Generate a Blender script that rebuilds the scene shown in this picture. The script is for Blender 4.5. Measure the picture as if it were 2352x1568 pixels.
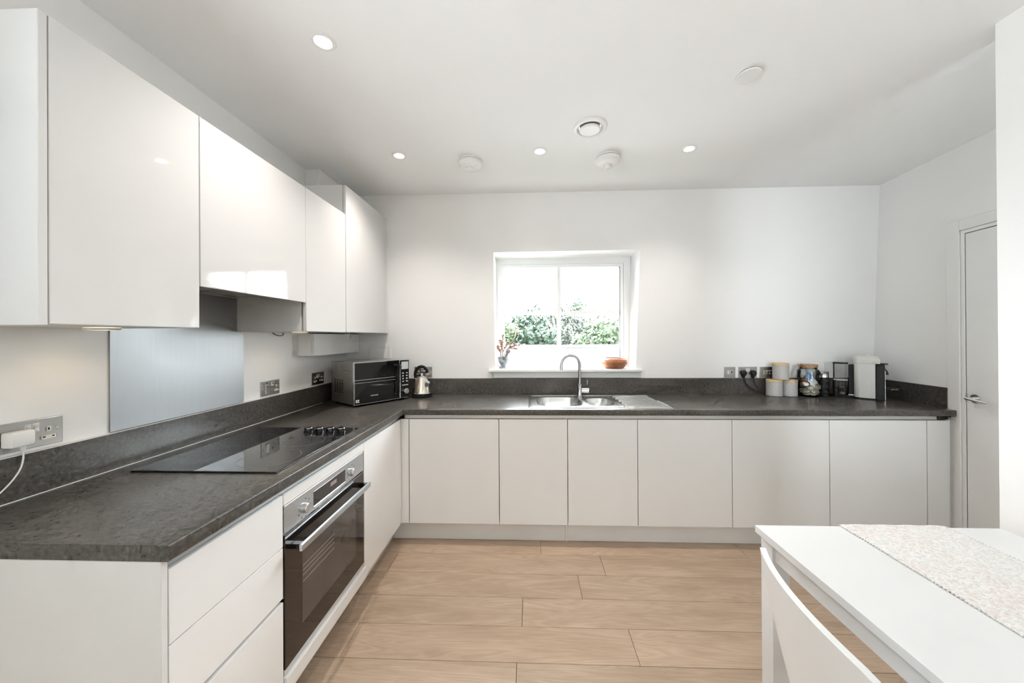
import bpy, bmesh, math, random
from mathutils import Vector, Matrix, Euler

for _o in list(bpy.data.objects):
    bpy.data.objects.remove(_o)
S = bpy.context.scene
C = S.collection
rnd = random.Random(7)
PI = math.pi

# ------------------------------------------------------------------ camera
IMG_W, IMG_H = 2352, 1568
F_PX, YAW, PITCH, ROLL, CAM_Z = 812.08, 0.0377, 0.0023, -0.0060, 1.389
PPX, PPY = 6.31, -12.86
fwd = Vector((-math.sin(YAW) * math.cos(PITCH), math.cos(YAW) * math.cos(PITCH), math.sin(PITCH)))
rgt = Vector((math.cos(YAW), math.sin(YAW), 0))
upv = rgt.cross(fwd)
r2 = rgt * math.cos(ROLL) + upv * math.sin(ROLL)
u2 = -rgt * math.sin(ROLL) + upv * math.cos(ROLL)
cam_d = bpy.data.cameras.new('camera')
cam = bpy.data.objects.new('camera', cam_d)
C.objects.link(cam)
cam_d.sensor_fit = 'HORIZONTAL'
cam_d.sensor_width = 36.0
cam_d.lens = F_PX * 36.0 / IMG_W
cam_d.shift_x = -PPX / IMG_W
cam_d.shift_y = PPY / IMG_W
cam_d.clip_start = 0.02
cam_d.clip_end = 300
cam.matrix_world = Matrix(((r2.x, u2.x, -fwd.x, 0), (r2.y, u2.y, -fwd.y, 0), (r2.z, u2.z, -fwd.z, CAM_Z), (0, 0, 0, 1)))
S.camera = cam

# ------------------------------------------------------------------ world, exposure
W = bpy.data.worlds.new('overcast_sky')
S.world = W
W.use_nodes = True
bg = W.node_tree.nodes['Background']
bg.inputs[0].default_value = (0.88, 0.955, 1.0, 1)
bg.inputs[1].default_value = 19.0
S.view_settings.view_transform = 'Standard'
S.view_settings.look = 'None'
S.view_settings.gamma = 1.0
S.view_settings.use_curve_mapping = False
S.view_settings.exposure = 0.57
cy = S.cycles
cy.max_bounces = 7
cy.diffuse_bounces = 5
cy.glossy_bounces = 3
cy.transmission_bounces = 4
cy.transparent_max_bounces = 10
cy.use_adaptive_sampling = True
cy.adaptive_threshold = 0.1
cy.adaptive_min_samples = 14
cy.caustics_reflective = False
cy.caustics_refractive = False
cy.sample_clamp_indirect = 6.0
cy.use_denoising = True
cy.time_limit = 1150
SPOT_W = 26.0          # watts of one ceiling downlight
PUCK_W = 0.45           # watts of one under-cabinet light
WARM = (1.0, 0.93, 0.87)

# ------------------------------------------------------------------ node helpers
class NT:
    def __init__(self, name):
        self.m = bpy.data.materials.new(name)
        self.m.use_nodes = True
        self.t = self.m.node_tree
        self.p = self.t.nodes['Principled BSDF']
        self.out = self.t.nodes['Material Output']
    def n(self, kind, props=None, **ins):
        nd = self.t.nodes.new(kind)
        for k, v in (props or {}).items():
            setattr(nd, k, v)
        for k, v in ins.items():
            key = int(k[1:]) if k[0] == 'i' and k[1:].isdigit() else k.replace('_', ' ')
            self.set(nd.inputs[key], v)
        return nd
    def set(self, sock, v):
        if hasattr(v, 'is_output') or isinstance(v, bpy.types.NodeSocket):
            self.t.links.new(v, sock)
        else:
            sock.default_value = v
    def math(self, op, a, b=0.0, c=None):
        nd = self.n('ShaderNodeMath', {'operation': op})
        self.set(nd.inputs[0], a); self.set(nd.inputs[1], b)
        if c is not None: self.set(nd.inputs[2], c)
        return nd.outputs[0]
    def vmath(self, op, a, b=None):
        nd = self.n('ShaderNodeVectorMath', {'operation': op})
        self.set(nd.inputs[0], a)
        if b is not None: self.set(nd.inputs[1], b)
        return nd
    def coord(self, which='Object', scale=(1, 1, 1), off=None):
        tc = self.n('ShaderNodeTexCoord')
        mp = self.n('ShaderNodeMapping')
        self.t.links.new(tc.outputs[which], mp.inputs[0])
        mp.inputs['Scale'].default_value = scale
        if off is not None: self.set(mp.inputs['Location'], off)
        return mp.outputs[0]
    def noise(self, vec, scale, detail=3, rough=.5, dist=0):
        return self.n('ShaderNodeTexNoise', None, Vector=vec, Scale=scale, Detail=detail, Roughness=rough, Distortion=dist).outputs[0]
    def ramp(self, fac, stops):
        nd = self.n('ShaderNodeValToRGB')
        cr = nd.color_ramp
        while len(cr.elements) < len(stops): cr.elements.new(0.5)
        for e, (p, c) in zip(cr.elements, stops):
            e.position = p; e.color = (*c, 1) if len(c) == 3 else c
        self.t.links.new(fac, nd.inputs[0])
        return nd.outputs[0]
    def mix(self, fac, a, b):
        nd = self.n('ShaderNodeMix', {'data_type': 'RGBA'})
        self.set(nd.inputs[0], fac)
        self.set(nd.inputs[6], (*a, 1) if isinstance(a, tuple) and len(a) == 3 else a)
        self.set(nd.inputs[7], (*b, 1) if isinstance(b, tuple) and len(b) == 3 else b)
        return nd.outputs[2]
    def bump(self, h, strength=.1, dist=.01):
        nd = self.n('ShaderNodeBump', None, Strength=strength, Distance=dist, Height=h)
        self.t.links.new(nd.outputs[0], self.p.inputs['Normal'])

def pbr(name, col, rough=.5, metal=0.0, vary=.03, scale=6.0, coat=0.0, bump=0.0, bscale=60., spec=.5, ior=None):
    """Principled material whose colour carries a faint procedural mottling."""
    t = NT(name)
    v = t.coord()
    f = t.noise(v, scale, 2)
    a = tuple(max(0, c * (1 - vary)) for c in col); b = tuple(min(1, c * (1 + vary)) for c in col)
    t.set(t.p.inputs['Base Color'], t.ramp(f, [(.35, a), (.65, b)]))
    t.p.inputs['Roughness'].default_value = rough
    t.p.inputs['Metallic'].default_value = metal
    t.p.inputs['Coat Weight'].default_value = coat
    t.p.inputs['Coat Roughness'].default_value = .04
    t.p.inputs['Specular IOR Level'].default_value = spec
    if ior: t.p.inputs['IOR'].default_value = ior
    if bump: t.bump(t.noise(v, bscale, 3), bump, .004)
    return t.m

M = {}
M['wall'] = pbr('wall_paint', (.89, .882, .868), .85, vary=.012, scale=1.5, bump=.03, bscale=180)
M['ceiling'] = pbr('ceiling_paint', (.92, .92, .915), .9, vary=.01, scale=1.2)
M['trim'] = pbr('satin_trim_paint', (.84, .835, .82), .35, vary=.01)
M['gloss'] = pbr('gloss_white_lacquer', (.70, .694, .684), .05, vary=.008, scale=2, coat=.25)
M['satin'] = pbr('white_cabinet_front', (.84, .83, .815), .20, vary=.008, scale=2, coat=.1)
M['carcass'] = pbr('white_melamine', (.74, .732, .715), .4, vary=.012)
M['plinth'] = pbr('white_plinth', (.78, .765, .745), .25, vary=.015)
M['table'] = pbr('white_table_foil', (.70, .697, .688), .32, vary=.01)
M['chair'] = pbr('white_chair_lacquer', (.76, .756, .745), .3, vary=.01)
M['upvc'] = pbr('white_upvc', (.93, .93, .93), .25, vary=.008)
M['plastic'] = pbr('white_plastic', (.84, .83, .81), .35, vary=.01)
M['cream'] = pbr('cream_socket_plastic', (.82, .77, .69), .35, vary=.01)
M['chrome'] = pbr('polished_chrome', (.80, .80, .81), .05, 1.0, vary=.01)
M['black'] = pbr('black_plastic', (.010, .010, .011), .5, vary=.1, spec=.3)
M['blackgloss'] = pbr('black_gloss_plastic', (.010, .010, .011), .08, vary=.1)
M['dark'] = pbr('dark_gap', (.02, .019, .018), .6, vary=.1)
M['rail'] = pbr('aluminium_handle_rail', (.62, .61, .59), .35, .6, vary=.02)
M['rail_dark'] = pbr('grey_handle_rail', (.52, .55, .57), .3, .7, vary=.02)
M['glassblack'] = pbr('black_ceramic_glass', (.006, .006, .007), .03, vary=.1, coat=.4)
M['ovenglass'] = pbr('brown_black_oven_glass', (.016, .012, .010), .04, vary=.1, coat=.3)
M['ovenwindow'] = pbr('oven_window_glass', (.075, .062, .054), .06, vary=.1, coat=.3)
M['ring'] = pbr('grey_zone_print', (.16, .16, .165), .12, vary=.05)
M['walnutlid'] = None
M['stone'] = None

def brushed(name, col, rough, axis, strength=.06, metal=1.0, freq=260):
    t = NT(name)
    sc = [freq, freq, freq]; sc[axis] = 4
    v = t.coord(scale=tuple(sc))
    f = t.noise(v, 1.0, 4, .6)
    w = t.noise(t.coord(scale=(2, 2, 2)), 1.6, 3)
    t.set(t.p.inputs['Base Color'], t.mix(f, tuple(c * .88 for c in col), col))
    t.p.inputs['Metallic'].default_value = metal
    t.set(t.p.inputs['Roughness'], t.math('ADD', t.math('MULTIPLY', w, .12), rough - .06))
    t.bump(f, strength, .001)
    return t.m
M['steel'] = brushed('brushed_steel', (.66, .66, .655), .27, 0)
M['steel_y'] = brushed('brushed_steel_along_y', (.62, .66, .70), .30, 1)
M['casing'] = brushed('microwave_casing_steel', (.56, .545, .52), .46, 0, .02)
M['tapchrome'] = pbr('tap_chrome', (.50, .50, .51), .06, 1.0, vary=.01)
M['splash'] = brushed('brushed_splashback_steel', (.40, .41, .415), .42, 2, .04)
M['sinksteel'] = brushed('sink_steel', (.72, .72, .71), .20, 0, .02)
M['plate'] = brushed('brushed_nickel_plate', (.46, .445, .42), .33, 0, .04)
M['kettlesteel'] = brushed('spun_kettle_steel', (.80, .73, .64), .22, 2, .02)

def worktop_mat():
    t = NT('dark_concrete_laminate')
    v = t.coord()
    n1 = t.noise(v, 4.5, 8, .68, .8)
    n2 = t.noise(v, 75, 6, .74, .3)
    n3 = t.noise(v, 260, 3, .65)
    c1 = t.ramp(n1, [(.32, (.036, .035, .034)), (.50, (.066, .063, .060)), (.68, (.118, .112, .105))])
    c2 = t.ramp(n2, [(.36, (.022, .021, .020)), (.50, (.074, .070, .065)), (.66, (.20, .19, .175))])
    c = t.mix(.48, c1, c2)
    c = t.vmath('MULTIPLY', c, (1.04, 1.0, .95)).outputs[0]
    pit = t.ramp(t.noise(v, 55, 2, .5, .3), [(.25, (1, 1, 1)), (.30, (0, 0, 0))])
    c = t.mix(t.math('MULTIPLY', t.n('ShaderNodeRGBToBW', None, Color=pit).outputs[0], .6), c, (.02, .02, .02))
    spk = t.ramp(n3, [(.66, (0, 0, 0)), (.74, (1, 1, 1))])
    bw = t.n('ShaderNodeRGBToBW', None, Color=spk).outputs[0]
    c = t.mix(t.math('MULTIPLY', bw, .35), c, (.30, .29, .28))
    t.set(t.p.inputs['Base Color'], c)
    t.set(t.p.inputs['Roughness'], t.math('ADD', t.math('MULTIPLY', n2, .20), .20))
    t.bump(n2, .12, .0012)
    return t.m
M['worktop'] = worktop_mat()

def oak_mat():
    t = NT('pale_oak_laminate')
    oi = t.n('ShaderNodeObjectInfo')
    off = t.n('ShaderNodeCombineXYZ', None, X=t.math('MULTIPLY', oi.outputs['Random'], 37.0), Y=t.math('MULTIPLY', oi.outputs['Random'], 91.0), Z=0.0).outputs[0]
    v = t.coord(scale=(1.0, 1.0, 1.0), off=off)
    warp = t.noise(v, 2.6, 2, .5)
    # cathedral grain: bands of a slowly warped field
    v2 = t.n('ShaderNodeMapping', None, Vector=v, Scale=(.55, 5.0, 1)).outputs[0]
    band = t.noise(v2, 1.5, 3, .55, .7)
    rings = t.math('FRACT', t.math('MULTIPLY', band, 16.0))
    rings = t.math('ABSOLUTE', t.math('SUBTRACT', rings, .5))
    fine = t.noise(t.n('ShaderNodeMapping', None, Vector=v, Scale=(6, 190, 1)).outputs[0], 1.0, 4, .65)
    blot = t.noise(t.n('ShaderNodeMapping', None, Vector=v, Scale=(1.4, 6, 1)).outputs[0], 1.4, 4, .6)
    base = t.ramp(blot, [(.26, (.43, .31, .218)), (.50, (.555, .420, .308)), (.74, (.66, .52, .395))])
    c = t.mix(t.math('MULTIPLY', rings, .85), base, (.34, .240, .165))
    c = t.mix(t.math('MULTIPLY', t.math('SUBTRACT', 1.0, fine), .62), c, (.315, .222, .152))
    # knots
    vk = t.n('ShaderNodeMapping', None, Vector=v, Scale=(1.5, 4.2, 1)).outputs[0]
    vor = t.n('ShaderNodeTexVoronoi', None, Vector=vk, Scale=1.0, Randomness=1.0).outputs['Distance']
    kn = t.ramp(vor, [(.0, (1, 1, 1)), (.055, (.35, .35, .35)), (.13, (0, 0, 0))])
    kb = t.n('ShaderNodeRGBToBW', None, Color=kn).outputs[0]
    c = t.mix(t.math('MULTIPLY', kb, .75), c, (.20, .13, .085))
    tint = t.math('ADD', t.math('MULTIPLY', oi.outputs['Random'], .16), .92)
    cc = t.n('ShaderNodeVectorMath', {'operation': 'SCALE'})
    t.t.links.new(c, cc.inputs[0]); t.set(cc.inputs['Scale'], tint)
    t.set(t.p.inputs['Base Color'], cc.outputs[0])
    t.p.inputs['Roughness'].default_value = .42
    t.bump(fine, .10, .0012)
    return t.m
M['oak'] = oak_mat()

def wood_mat(name, dark, light, stretch=(2, 2, 22), rough=.45, scale=6.0):
    t = NT(name)
    v = t.coord(scale=stretch)
    n = t.noise(v, scale, 4, .6, .8)
    t.set(t.p.inputs['Base Color'], t.ramp(n, [(.30, dark), (.70, light)]))
    t.p.inputs['Roughness'].default_value = rough
    t.bump(n, .05, .001)
    return t.m
M['bamboo'] = wood_mat('bamboo_lid', (.50, .33, .16), (.68, .49, .28), (3, 24, 24))
M['acacia'] = wood_mat('acacia_lid', (.20, .095, .035), (.42, .23, .10), (3, 24, 24), .35)
M['bowlwood'] = wood_mat('turned_bowl_wood', (.22, .070, .028), (.50, .20, .085), (3, 3, 26), .28)
M['bark'] = wood_mat('bark', (.10, .07, .05), (.19, .14, .10), (4, 4, 1), .9)
M['stem'] = wood_mat('succulent_stem', (.20, .13, .09), (.34, .24, .17), (8, 8, 30), .8)

def stone_mat():
    t = NT('grey_marble_stone')
    v = t.coord()
    n = t.noise(v, 26, 6, .65, 1.2)
    t.set(t.p.inputs['Base Color'], t.ramp(n, [(.35, (.10, .115, .13)), (.52, (.20, .22, .24)), (.66, (.55, .57, .58))]))
    t.p.inputs['Roughness'].default_value = .22
    return t.m
M['stone'] = stone_mat()

def leaf_mat(name, a, b, trans=.0, scale=1.2, rough=.6):
    t = NT(name)
    n = t.noise(t.coord(), scale, 4, .6)
    t.set(t.p.inputs['Base Color'], t.ramp(n, [(.3, a), (.7, b)]))
    t.p.inputs['Roughness'].default_value = rough
    return t.m
M['jade'] = leaf_mat('jade_leaf', (.13, .16, .05), (.42, .10, .08), scale=28, rough=.35)
M['leaf0'] = leaf_mat('tree_leaf_mid', (.012, .032, .010), (.034, .060, .022))
M['leaf1'] = leaf_mat('tree_leaf_light', (.026, .050, .018), (.058, .085, .036))
M['leaf2'] = leaf_mat('tree_leaf_silver', (.034, .046, .032), (.066, .074, .056))
M['leaf3'] = leaf_mat('tree_leaf_dark', (.006, .020, .009), (.020, .040, .018))
M['roofpale'] = pbr('pale_roof_felt', (.085, .095, .11), .8, vary=.25, scale=.6)
M['render'] = pbr('pale_render', (.28, .28, .275), .9, vary=.05, scale=.5)
M['grass'] = pbr('lawn', (.06, .10, .04), .9, vary=.3, scale=.4)

def glass_mat(name, tint=(1, 1, 1), refl=1.45, alpha_col=(1, 1, 1)):
    """thin clear pane: transparent with Fresnel reflection"""
    t = NT(name)
    t.t.nodes.remove(t.p)
    tr = t.n('ShaderNodeBsdfTransparent', None, Color=(*alpha_col, 1))
    gl = t.n('ShaderNodeBsdfGlossy', None, Color=(*tint, 1), Roughness=.02)
    fr = t.n('ShaderNodeFresnel', None, IOR=refl)
    mx = t.n('ShaderNodeMixShader')
    t.t.links.new(fr.outputs[0], mx.inputs[0])
    t.t.links.new(tr.outputs[0], mx.inputs[1]); t.t.links.new(gl.outputs[0], mx.inputs[2])
    t.t.links.new(mx.outputs[0], t.out.inputs[0])
    return t.m
M['pane'] = glass_mat('window_glass')
M['jarglass'] = glass_mat('jar_glass', alpha_col=(.95, .965, .96), refl=1.5)
M['tankglass'] = glass_mat('smoked_tank_plastic', alpha_col=(.93, .935, .94), refl=1.45)

def emit_mat(name, col, strength):
    t = NT(name)
    t.p.inputs['Base Color'].default_value = (.9, .9, .9, 1)
    t.p.inputs['Emission Color'].default_value = (*col, 1)
    t.p.inputs['Emission Strength'].default_value = strength
    return t.m
M['lamp'] = emit_mat('lit_lamp_lens', (1, .93, .82), 9)
M['puck'] = emit_mat('lit_puck_lens', (1, .78, .42), 5)

def canister_mat():
    t = NT('printed_rosette_ceramic')
    tc = t.n('ShaderNodeTexCoord')
    p = t.vmath('SCALE', tc.outputs['UV']); p.inputs['Scale'].default_value = 1 / .030
    q = t.vmath('DIVIDE', p.outputs[0], (1.0, 1.35, 1.0))
    def cell(vec, sx, sy):
        fr = t.vmath('FRACTION', vec)
        ce = t.vmath('SUBTRACT', fr.outputs[0], (.5, .5, 0))
        sc = t.vmath('MULTIPLY', ce.outputs[0], (sx, sy, 0))
        return t.vmath('LENGTH', sc.outputs[0]).outputs['Value']
    d1 = cell(q.outputs[0], 1.0, 1.35)
    q2 = t.vmath('ADD', q.outputs[0], (.5, .5, 0))
    d2 = cell(q2.outputs[0], 1.0, 1.35)
    d = t.math('MINIMUM', d1, d2)
    ring = t.math('GREATER_THAN', t.math('SINE', t.math('MULTIPLY', d, 2 * PI * 6.2)), .25)
    ring = t.math('MULTIPLY', ring, t.math('LESS_THAN', d, .34))
    fq = t.vmath('SCALE', p.outputs[0]); fq.inputs['Scale'].default_value = 6.0
    f1 = cell(fq.outputs[0], 1, 1)
    f2 = cell(t.vmath('ADD', fq.outputs[0], (.5, .5, 0)).outputs[0], 1, 1)
    dots = t.math('LESS_THAN', t.math('MINIMUM', f1, f2), .23)
    dots = t.math('MULTIPLY', dots, t.math('GREATER_THAN', d, .34))
    f = t.math('MAXIMUM', ring, dots)
    t.set(t.p.inputs['Base Color'], t.mix(f, (.70, .685, .655), (.035, .034, .034)))
    t.p.inputs['Roughness'].default_value = .4
    return t.m
M['rosette'] = canister_mat()

def runner_mat():
    t = NT('floral_lace_runner')
    v = t.coord()
    w = t.n('ShaderNodeTexVoronoi', {'feature': 'DISTANCE_TO_EDGE'}, Vector=t.n('ShaderNodeMix', {'data_type': 'VECTOR'}, i0=.06, i4=v, i5=t.n('ShaderNodeTexNoise', None, Vector=v, Scale=38.0, Detail=3.0).outputs[1]).outputs[1], Scale=62.0).outputs['Distance']
    line = t.ramp(w, [(.05, (1, 1, 1)), (.16, (0, 0, 0))])
    lb = t.n('ShaderNodeRGBToBW', None, Color=line).outputs[0]
    pink = t.ramp(t.noise(v, 7, 3, .55), [(.46, (.655, .632, .608)), (.66, (.67, .590, .555))])
    grain = t.noise(v, 120, 4, .7)
    c = t.mix(t.math('MULTIPLY', t.math('GREATER_THAN', grain, .52), .45), pink, (.47, .435, .408))
    c = t.mix(t.math('MULTIPLY', lb, .75), c, (.76, .75, .73))
    t.set(t.p.inputs['Base Color'], c)
    t.p.inputs['Roughness'].default_value = .9
    t.bump(t.math('ADD', grain, lb), .4, .0015)
    return t.m
M['runner'] = runner_mat()
M['coffeewhite'] = brushed('matt_white_machine_shell', (.66, .645, .615), .45, 0, .02, metal=0.0)
M['rubber'] = pbr('charcoal_ribbed_rubber', (.018, .018, .019), .45, vary=.1)
M['capcream'] = pbr('cream_capsule', (.56, .50, .40), .35, .25, vary=.05, scale=30)
M['capfoil'] = pbr('silver_foil', (.72, .72, .74), .3, .8, vary=.12, scale=120, bump=.3, bscale=200)
M['capblue'] = pbr('blue_foil', (.10, .22, .46), .3, .4, vary=.4, scale=120, bump=.3, bscale=160)
M['caporange'] = pbr('orange_foil', (.50, .20, .04), .3, .3, vary=.1, scale=60)
def slat_mat():
    t = NT('translucent_blind_slat')
    tr = t.n('ShaderNodeBsdfTranslucent', None, Color=(.85, .90, .92, 1))
    mx = t.n('ShaderNodeMixShader', None, i0=.03)
    t.set(t.p.inputs['Base Color'], t.ramp(t.noise(t.coord(), 9, 2), [(.4, (.82, .83, .83)), (.6, (.86, .87, .87))]))
    t.p.inputs['Roughness'].default_value = .5
    t.t.links.new(t.p.outputs[0], mx.inputs[1]); t.t.links.new(tr.outputs[0], mx.inputs[2])
    t.t.links.new(mx.outputs[0], t.out.inputs[0])
    return t.m
M['slat'] = slat_mat()
M['print'] = pbr('pale_print', (.62, .62, .62), .4, vary=.02)
M['printdark'] = pbr('dark_print', (.12, .12, .12), .4, vary=.02)
M['display'] = pbr('smoked_display', (.020, .017, .015), .06, vary=.1, coat=.3)
M['sticker'] = pbr('display_sticker', (.32, .26, .24), .3, vary=.05)
M['screenglow'] = pbr('pale_lcd', (.55, .57, .58), .15, vary=.03)

# ------------------------------------------------------------------ mesh helpers
WM = {}
def reg(o, m): WM[o.name] = m.copy()

class B:
    """collects shapes into one bmesh"""
    def __init__(self):
        self.bm = bmesh.new()
        self.uv = None
    def _add(self, bm2, mtx=None):
        if mtx is not None: bm2.transform(mtx)
        me = bpy.data.meshes.new('tmp'); bm2.to_mesh(me); bm2.free()
        self.bm.from_mesh(me); bpy.data.meshes.remove(me)
        return self
    def box(self, x0, y0, z0, x1, y1, z1, bev=0.0, seg=1, mtx=None):
        b = bmesh.new()
        bmesh.ops.create_cube(b, size=1)
        for v in b.verts:
            v.co = Vector(((x0 + x1) / 2 + v.co.x * (x1 - x0), (y0 + y1) / 2 + v.co.y * (y1 - y0), (z0 + z1) / 2 + v.co.z * (z1 - z0)))
        if bev:
            bmesh.ops.bevel(b, geom=list(b.edges), offset=bev, segments=seg, profile=.5, affect='EDGES')
        return self._add(b, mtx)
    def cyl(self, p0, p1, r, r1=None, seg=24, cap=True):
        p0, p1 = Vector(p0), Vector(p1); r1 = r if r1 is None else r1
        d = (p1 - p0); L = d.length
        b = bmesh.new()
        bmesh.ops.create_cone(b, cap_ends=cap, segments=seg, radius1=r, radius2=r1, depth=L)
        q = Vector((0, 0, 1)).rotation_difference(d.normalized())
        return self._add(b, Matrix.Translation((p0 + p1) / 2) @ q.to_matrix().to_4x4())
    def sphere(self, c, r, sc=(1, 1, 1), u=16, v=10, rot=None):
        b = bmesh.new()
        bmesh.ops.create_uvsphere(b, u_segments=u, v_segments=v, radius=r)
        m = Matrix.Translation(c)
        if rot is not None: m = m @ rot.to_4x4()
        return self._add(b, m @ Matrix.Diagonal((*sc, 1)))
    def lathe(self, prof, c=(0, 0, 0), seg=40, mtx=None, uv=False, sx=1.0, sy=1.0):
        b = bmesh.new()
        if uv and not self.bm.loops.layers.uv: self.bm.loops.layers.uv.new('UVMap')
        lay = b.loops.layers.uv.new('UVMap') if uv else None
        rings = []
        for r, z in prof:
            if r < 1e-6: rings.append([b.verts.new((c[0], c[1], c[2] + z))])
            else: rings.append([b.verts.new((c[0] + sx * r * math.cos(2 * PI * i / seg), c[1] + sy * r * math.sin(2 * PI * i / seg), c[2] + z)) for i in range(seg)])
        for k in range(len(rings) - 1):
            A, D = rings[k], rings[k + 1]
            for i in range(seg):
                j = (i + 1) % seg
                if len(A) == 1 and len(D) == 1: continue
                if len(A) == 1: f = b.faces.new((A[0], D[j], D[i]))
                elif len(D) == 1: f = b.faces.new((A[i], A[j], D[0]))
                else:
                    f = b.faces.new((A[i], A[j], D[j], D[i]))
                    if uv:
                        rr = .05
                        us = [i, i + 1, i + 1, i]; zs = [prof[k][1], prof[k][1], prof[k + 1][1], prof[k + 1][1]]
                        for lp, a, zz in zip(f.loops, us, zs): lp[lay].uv = (2 * PI * rr * a / seg, zz)
        return self._add(b, mtx)
    def tube(self, pts, r, seg=18, cap=True, rs=None):
        pts = [Vector(p) for p in pts]
        b = bmesh.new(); rings = []
        n = len(pts); ref = None
        for k, p in enumerate(pts):
            t = (pts[min(k + 1, n - 1)] - pts[max(k - 1, 0)]).normalized()
            if ref is None:
                ref = Vector((0, 0, 1)) if abs(t.z) < .9 else Vector((1, 0, 0))
                nrm = (ref - t * ref.dot(t)).normalized()
            else:
                nrm = (nrm - t * nrm.dot(t)).normalized()
            bi = t.cross(nrm)
            rr = rs[k] if rs else r
            rings.append([b.verts.new(p + nrm * rr * math.cos(2 * PI * i / seg) + bi * rr * math.sin(2 * PI * i / seg)) for i in range(seg)])
        for k in range(n - 1):
            for i in range(seg):
                j = (i + 1) % seg
                b.faces.new((rings[k][i], rings[k][j], rings[k + 1][j], rings[k + 1][i]))
        if cap:
            b.faces.new(rings[0][::-1]); b.faces.new(rings[-1])
        return self._add(b)
    def prism(self, poly, z0, z1, bev=0.0, seg=1):
        b = bmesh.new()
        lo = [b.verts.new((x, y, z0)) for x, y in poly]; hi = [b.verts.new((x, y, z1)) for x, y in poly]
        b.faces.new(lo[::-1]); b.faces.new(hi)
        n = len(poly)
        for i in range(n):
            j = (i + 1) % n
            b.faces.new((lo[i], lo[j], hi[j], hi[i]))
        if bev: bmesh.ops.bevel(b, geom=list(b.edges), offset=bev, segments=seg, profile=.5, affect='EDGES')
        return self._add(b)
    def raw(self, verts, faces):
        b = bmesh.new()
        vs = [b.verts.new(v) for v in verts]
        for f in faces: b.faces.new([vs[i] for i in f])
        return self._add(b)
    def plate(self, outer, holes, z):
        """flat face with holes"""
        b = bmesh.new(); edges = []
        for loop in [outer] + holes:
            vs = [b.verts.new((x, y, z)) for x, y in loop]
            for i in range(len(vs)): edges.append(b.edges.new((vs[i], vs[(i + 1) % len(vs)])))
        bmesh.ops.triangle_fill(b, use_beauty=True, use_dissolve=False, edges=edges)
        return self._add(b)

def obj(name, b, mat, parent=None, local=False, kind=None, smooth=21, label=None):
    bm = b.bm if isinstance(b, B) else b
    bmesh.ops.remove_doubles(bm, verts=list(bm.verts), dist=1e-6)
    bmesh.ops.recalc_face_normals(bm, faces=list(bm.faces))
    if parent is not None and not local:
        bm.transform(WM[parent.name].inverted())
    me = bpy.data.meshes.new(name)
    bm.to_mesh(me); bm.free()
    me.materials.append(M[mat] if isinstance(mat, str) else mat)
    if smooth:
        for p in me.polygons: p.use_smooth = True
        me.set_sharp_from_angle(angle=math.radians(smooth))
    o = bpy.data.objects.new(name, me)
    C.objects.link(o)
    if parent is not None:
        o.parent = parent
        WM[o.name] = WM[parent.name]
    else: WM[o.name] = Matrix.Identity(4)
    if kind: o['kind'] = kind
    if label: o['label'] = label
    return o

def thing(name, label, cat, loc=(0, 0, 0), rot=(0, 0, 0), group=None):
    o = bpy.data.objects.new(name, None)
    o.empty_display_size = .05
    C.objects.link(o)
    o.location = loc; o.rotation_euler = rot
    o['label'] = label; o['category'] = cat
    if group: o['group'] = group
    WM[o.name] = Matrix.Translation(loc) @ Euler(rot).to_matrix().to_4x4()
    return o
def tag(o, label, cat, group=None):
    o['label'] = label; o['category'] = cat
    if group: o['group'] = group
    return o
def struct(name, b, mat, **k):
    return obj(name, b, mat, kind='structure', **k)
def dup(root, label, loc=None, rot=None):
    r = root.copy(); C.objects.link(r)
    r['label'] = label
    if loc is not None: r.location = loc
    if rot is not None: r.rotation_euler = rot
    WM[r.name] = Matrix.Translation(r.location) @ r.rotation_euler.to_matrix().to_4x4()
    for ch in list(root.children):
        c = ch.copy(); C.objects.link(c); c.parent = r
        for g in ch.children:
            d = g.copy(); C.objects.link(d); d.parent = c
    return r
def text(name, s, size, mtx, mat, parent, extrude=.0003):
    cu = bpy.data.curves.new('tmp', 'FONT'); cu.body = s; cu.size = size; cu.extrude = extrude
    cu.align_x = 'CENTER'; cu.align_y = 'CENTER'
    to = bpy.data.objects.new('tmp', cu)
    me = bpy.data.meshes.new_from_object(to)
    bpy.data.objects.remove(to); bpy.data.curves.remove(cu)
    me.name = name
    me.transform(WM[parent.name].inverted() @ mtx)
    me.materials.clear(); me.materials.append(M[mat])
    o = bpy.data.objects.new(name, me); C.objects.link(o); o.parent = parent
    WM[o.name] = WM[parent.name]
    return o
def rrect(x0, y0, x1, y1, r, n=6):
    pts = []
    for cx, cyy, a0 in ((x1 - r, y0 + r, -PI / 2), (x1 - r, y1 - r, 0), (x0 + r, y1 - r, PI / 2), (x0 + r, y0 + r, PI)):
        for i in range(n + 1):
            a = a0 + PI / 2 * i / n
            pts.append((cx + r * math.cos(a), cyy + r * math.sin(a)))
    return pts
def frame_mtx(o, x, y, z):
    """matrix whose local x,y,z axes are the given world directions, origin o"""
    x, y, z = Vector(x).normalized(), Vector(y).normalized(), Vector(z).normalized()
    return Matrix(((x.x, y.x, z.x, o[0]), (x.y, y.y, z.y, o[1]), (x.z, y.z, z.z, o[2]), (0, 0, 0, 1)))
def spline(pts, n=8):
    pts = [Vector(p) for p in pts]; out = []
    for i in range(len(pts) - 1):
        p0 = pts[max(i - 1, 0)]; p1 = pts[i]; p2 = pts[i + 1]; p3 = pts[min(i + 2, len(pts) - 1)]
        for k in range(n):
            t = k / n
            out.append(.5 * ((2 * p1) + (-p0 + p2) * t + (2 * p0 - 5 * p1 + 4 * p2 - p3) * t * t + (-p0 + 3 * p1 - 3 * p2 + p3) * t ** 3))
    out.append(pts[-1])
    return out

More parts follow.
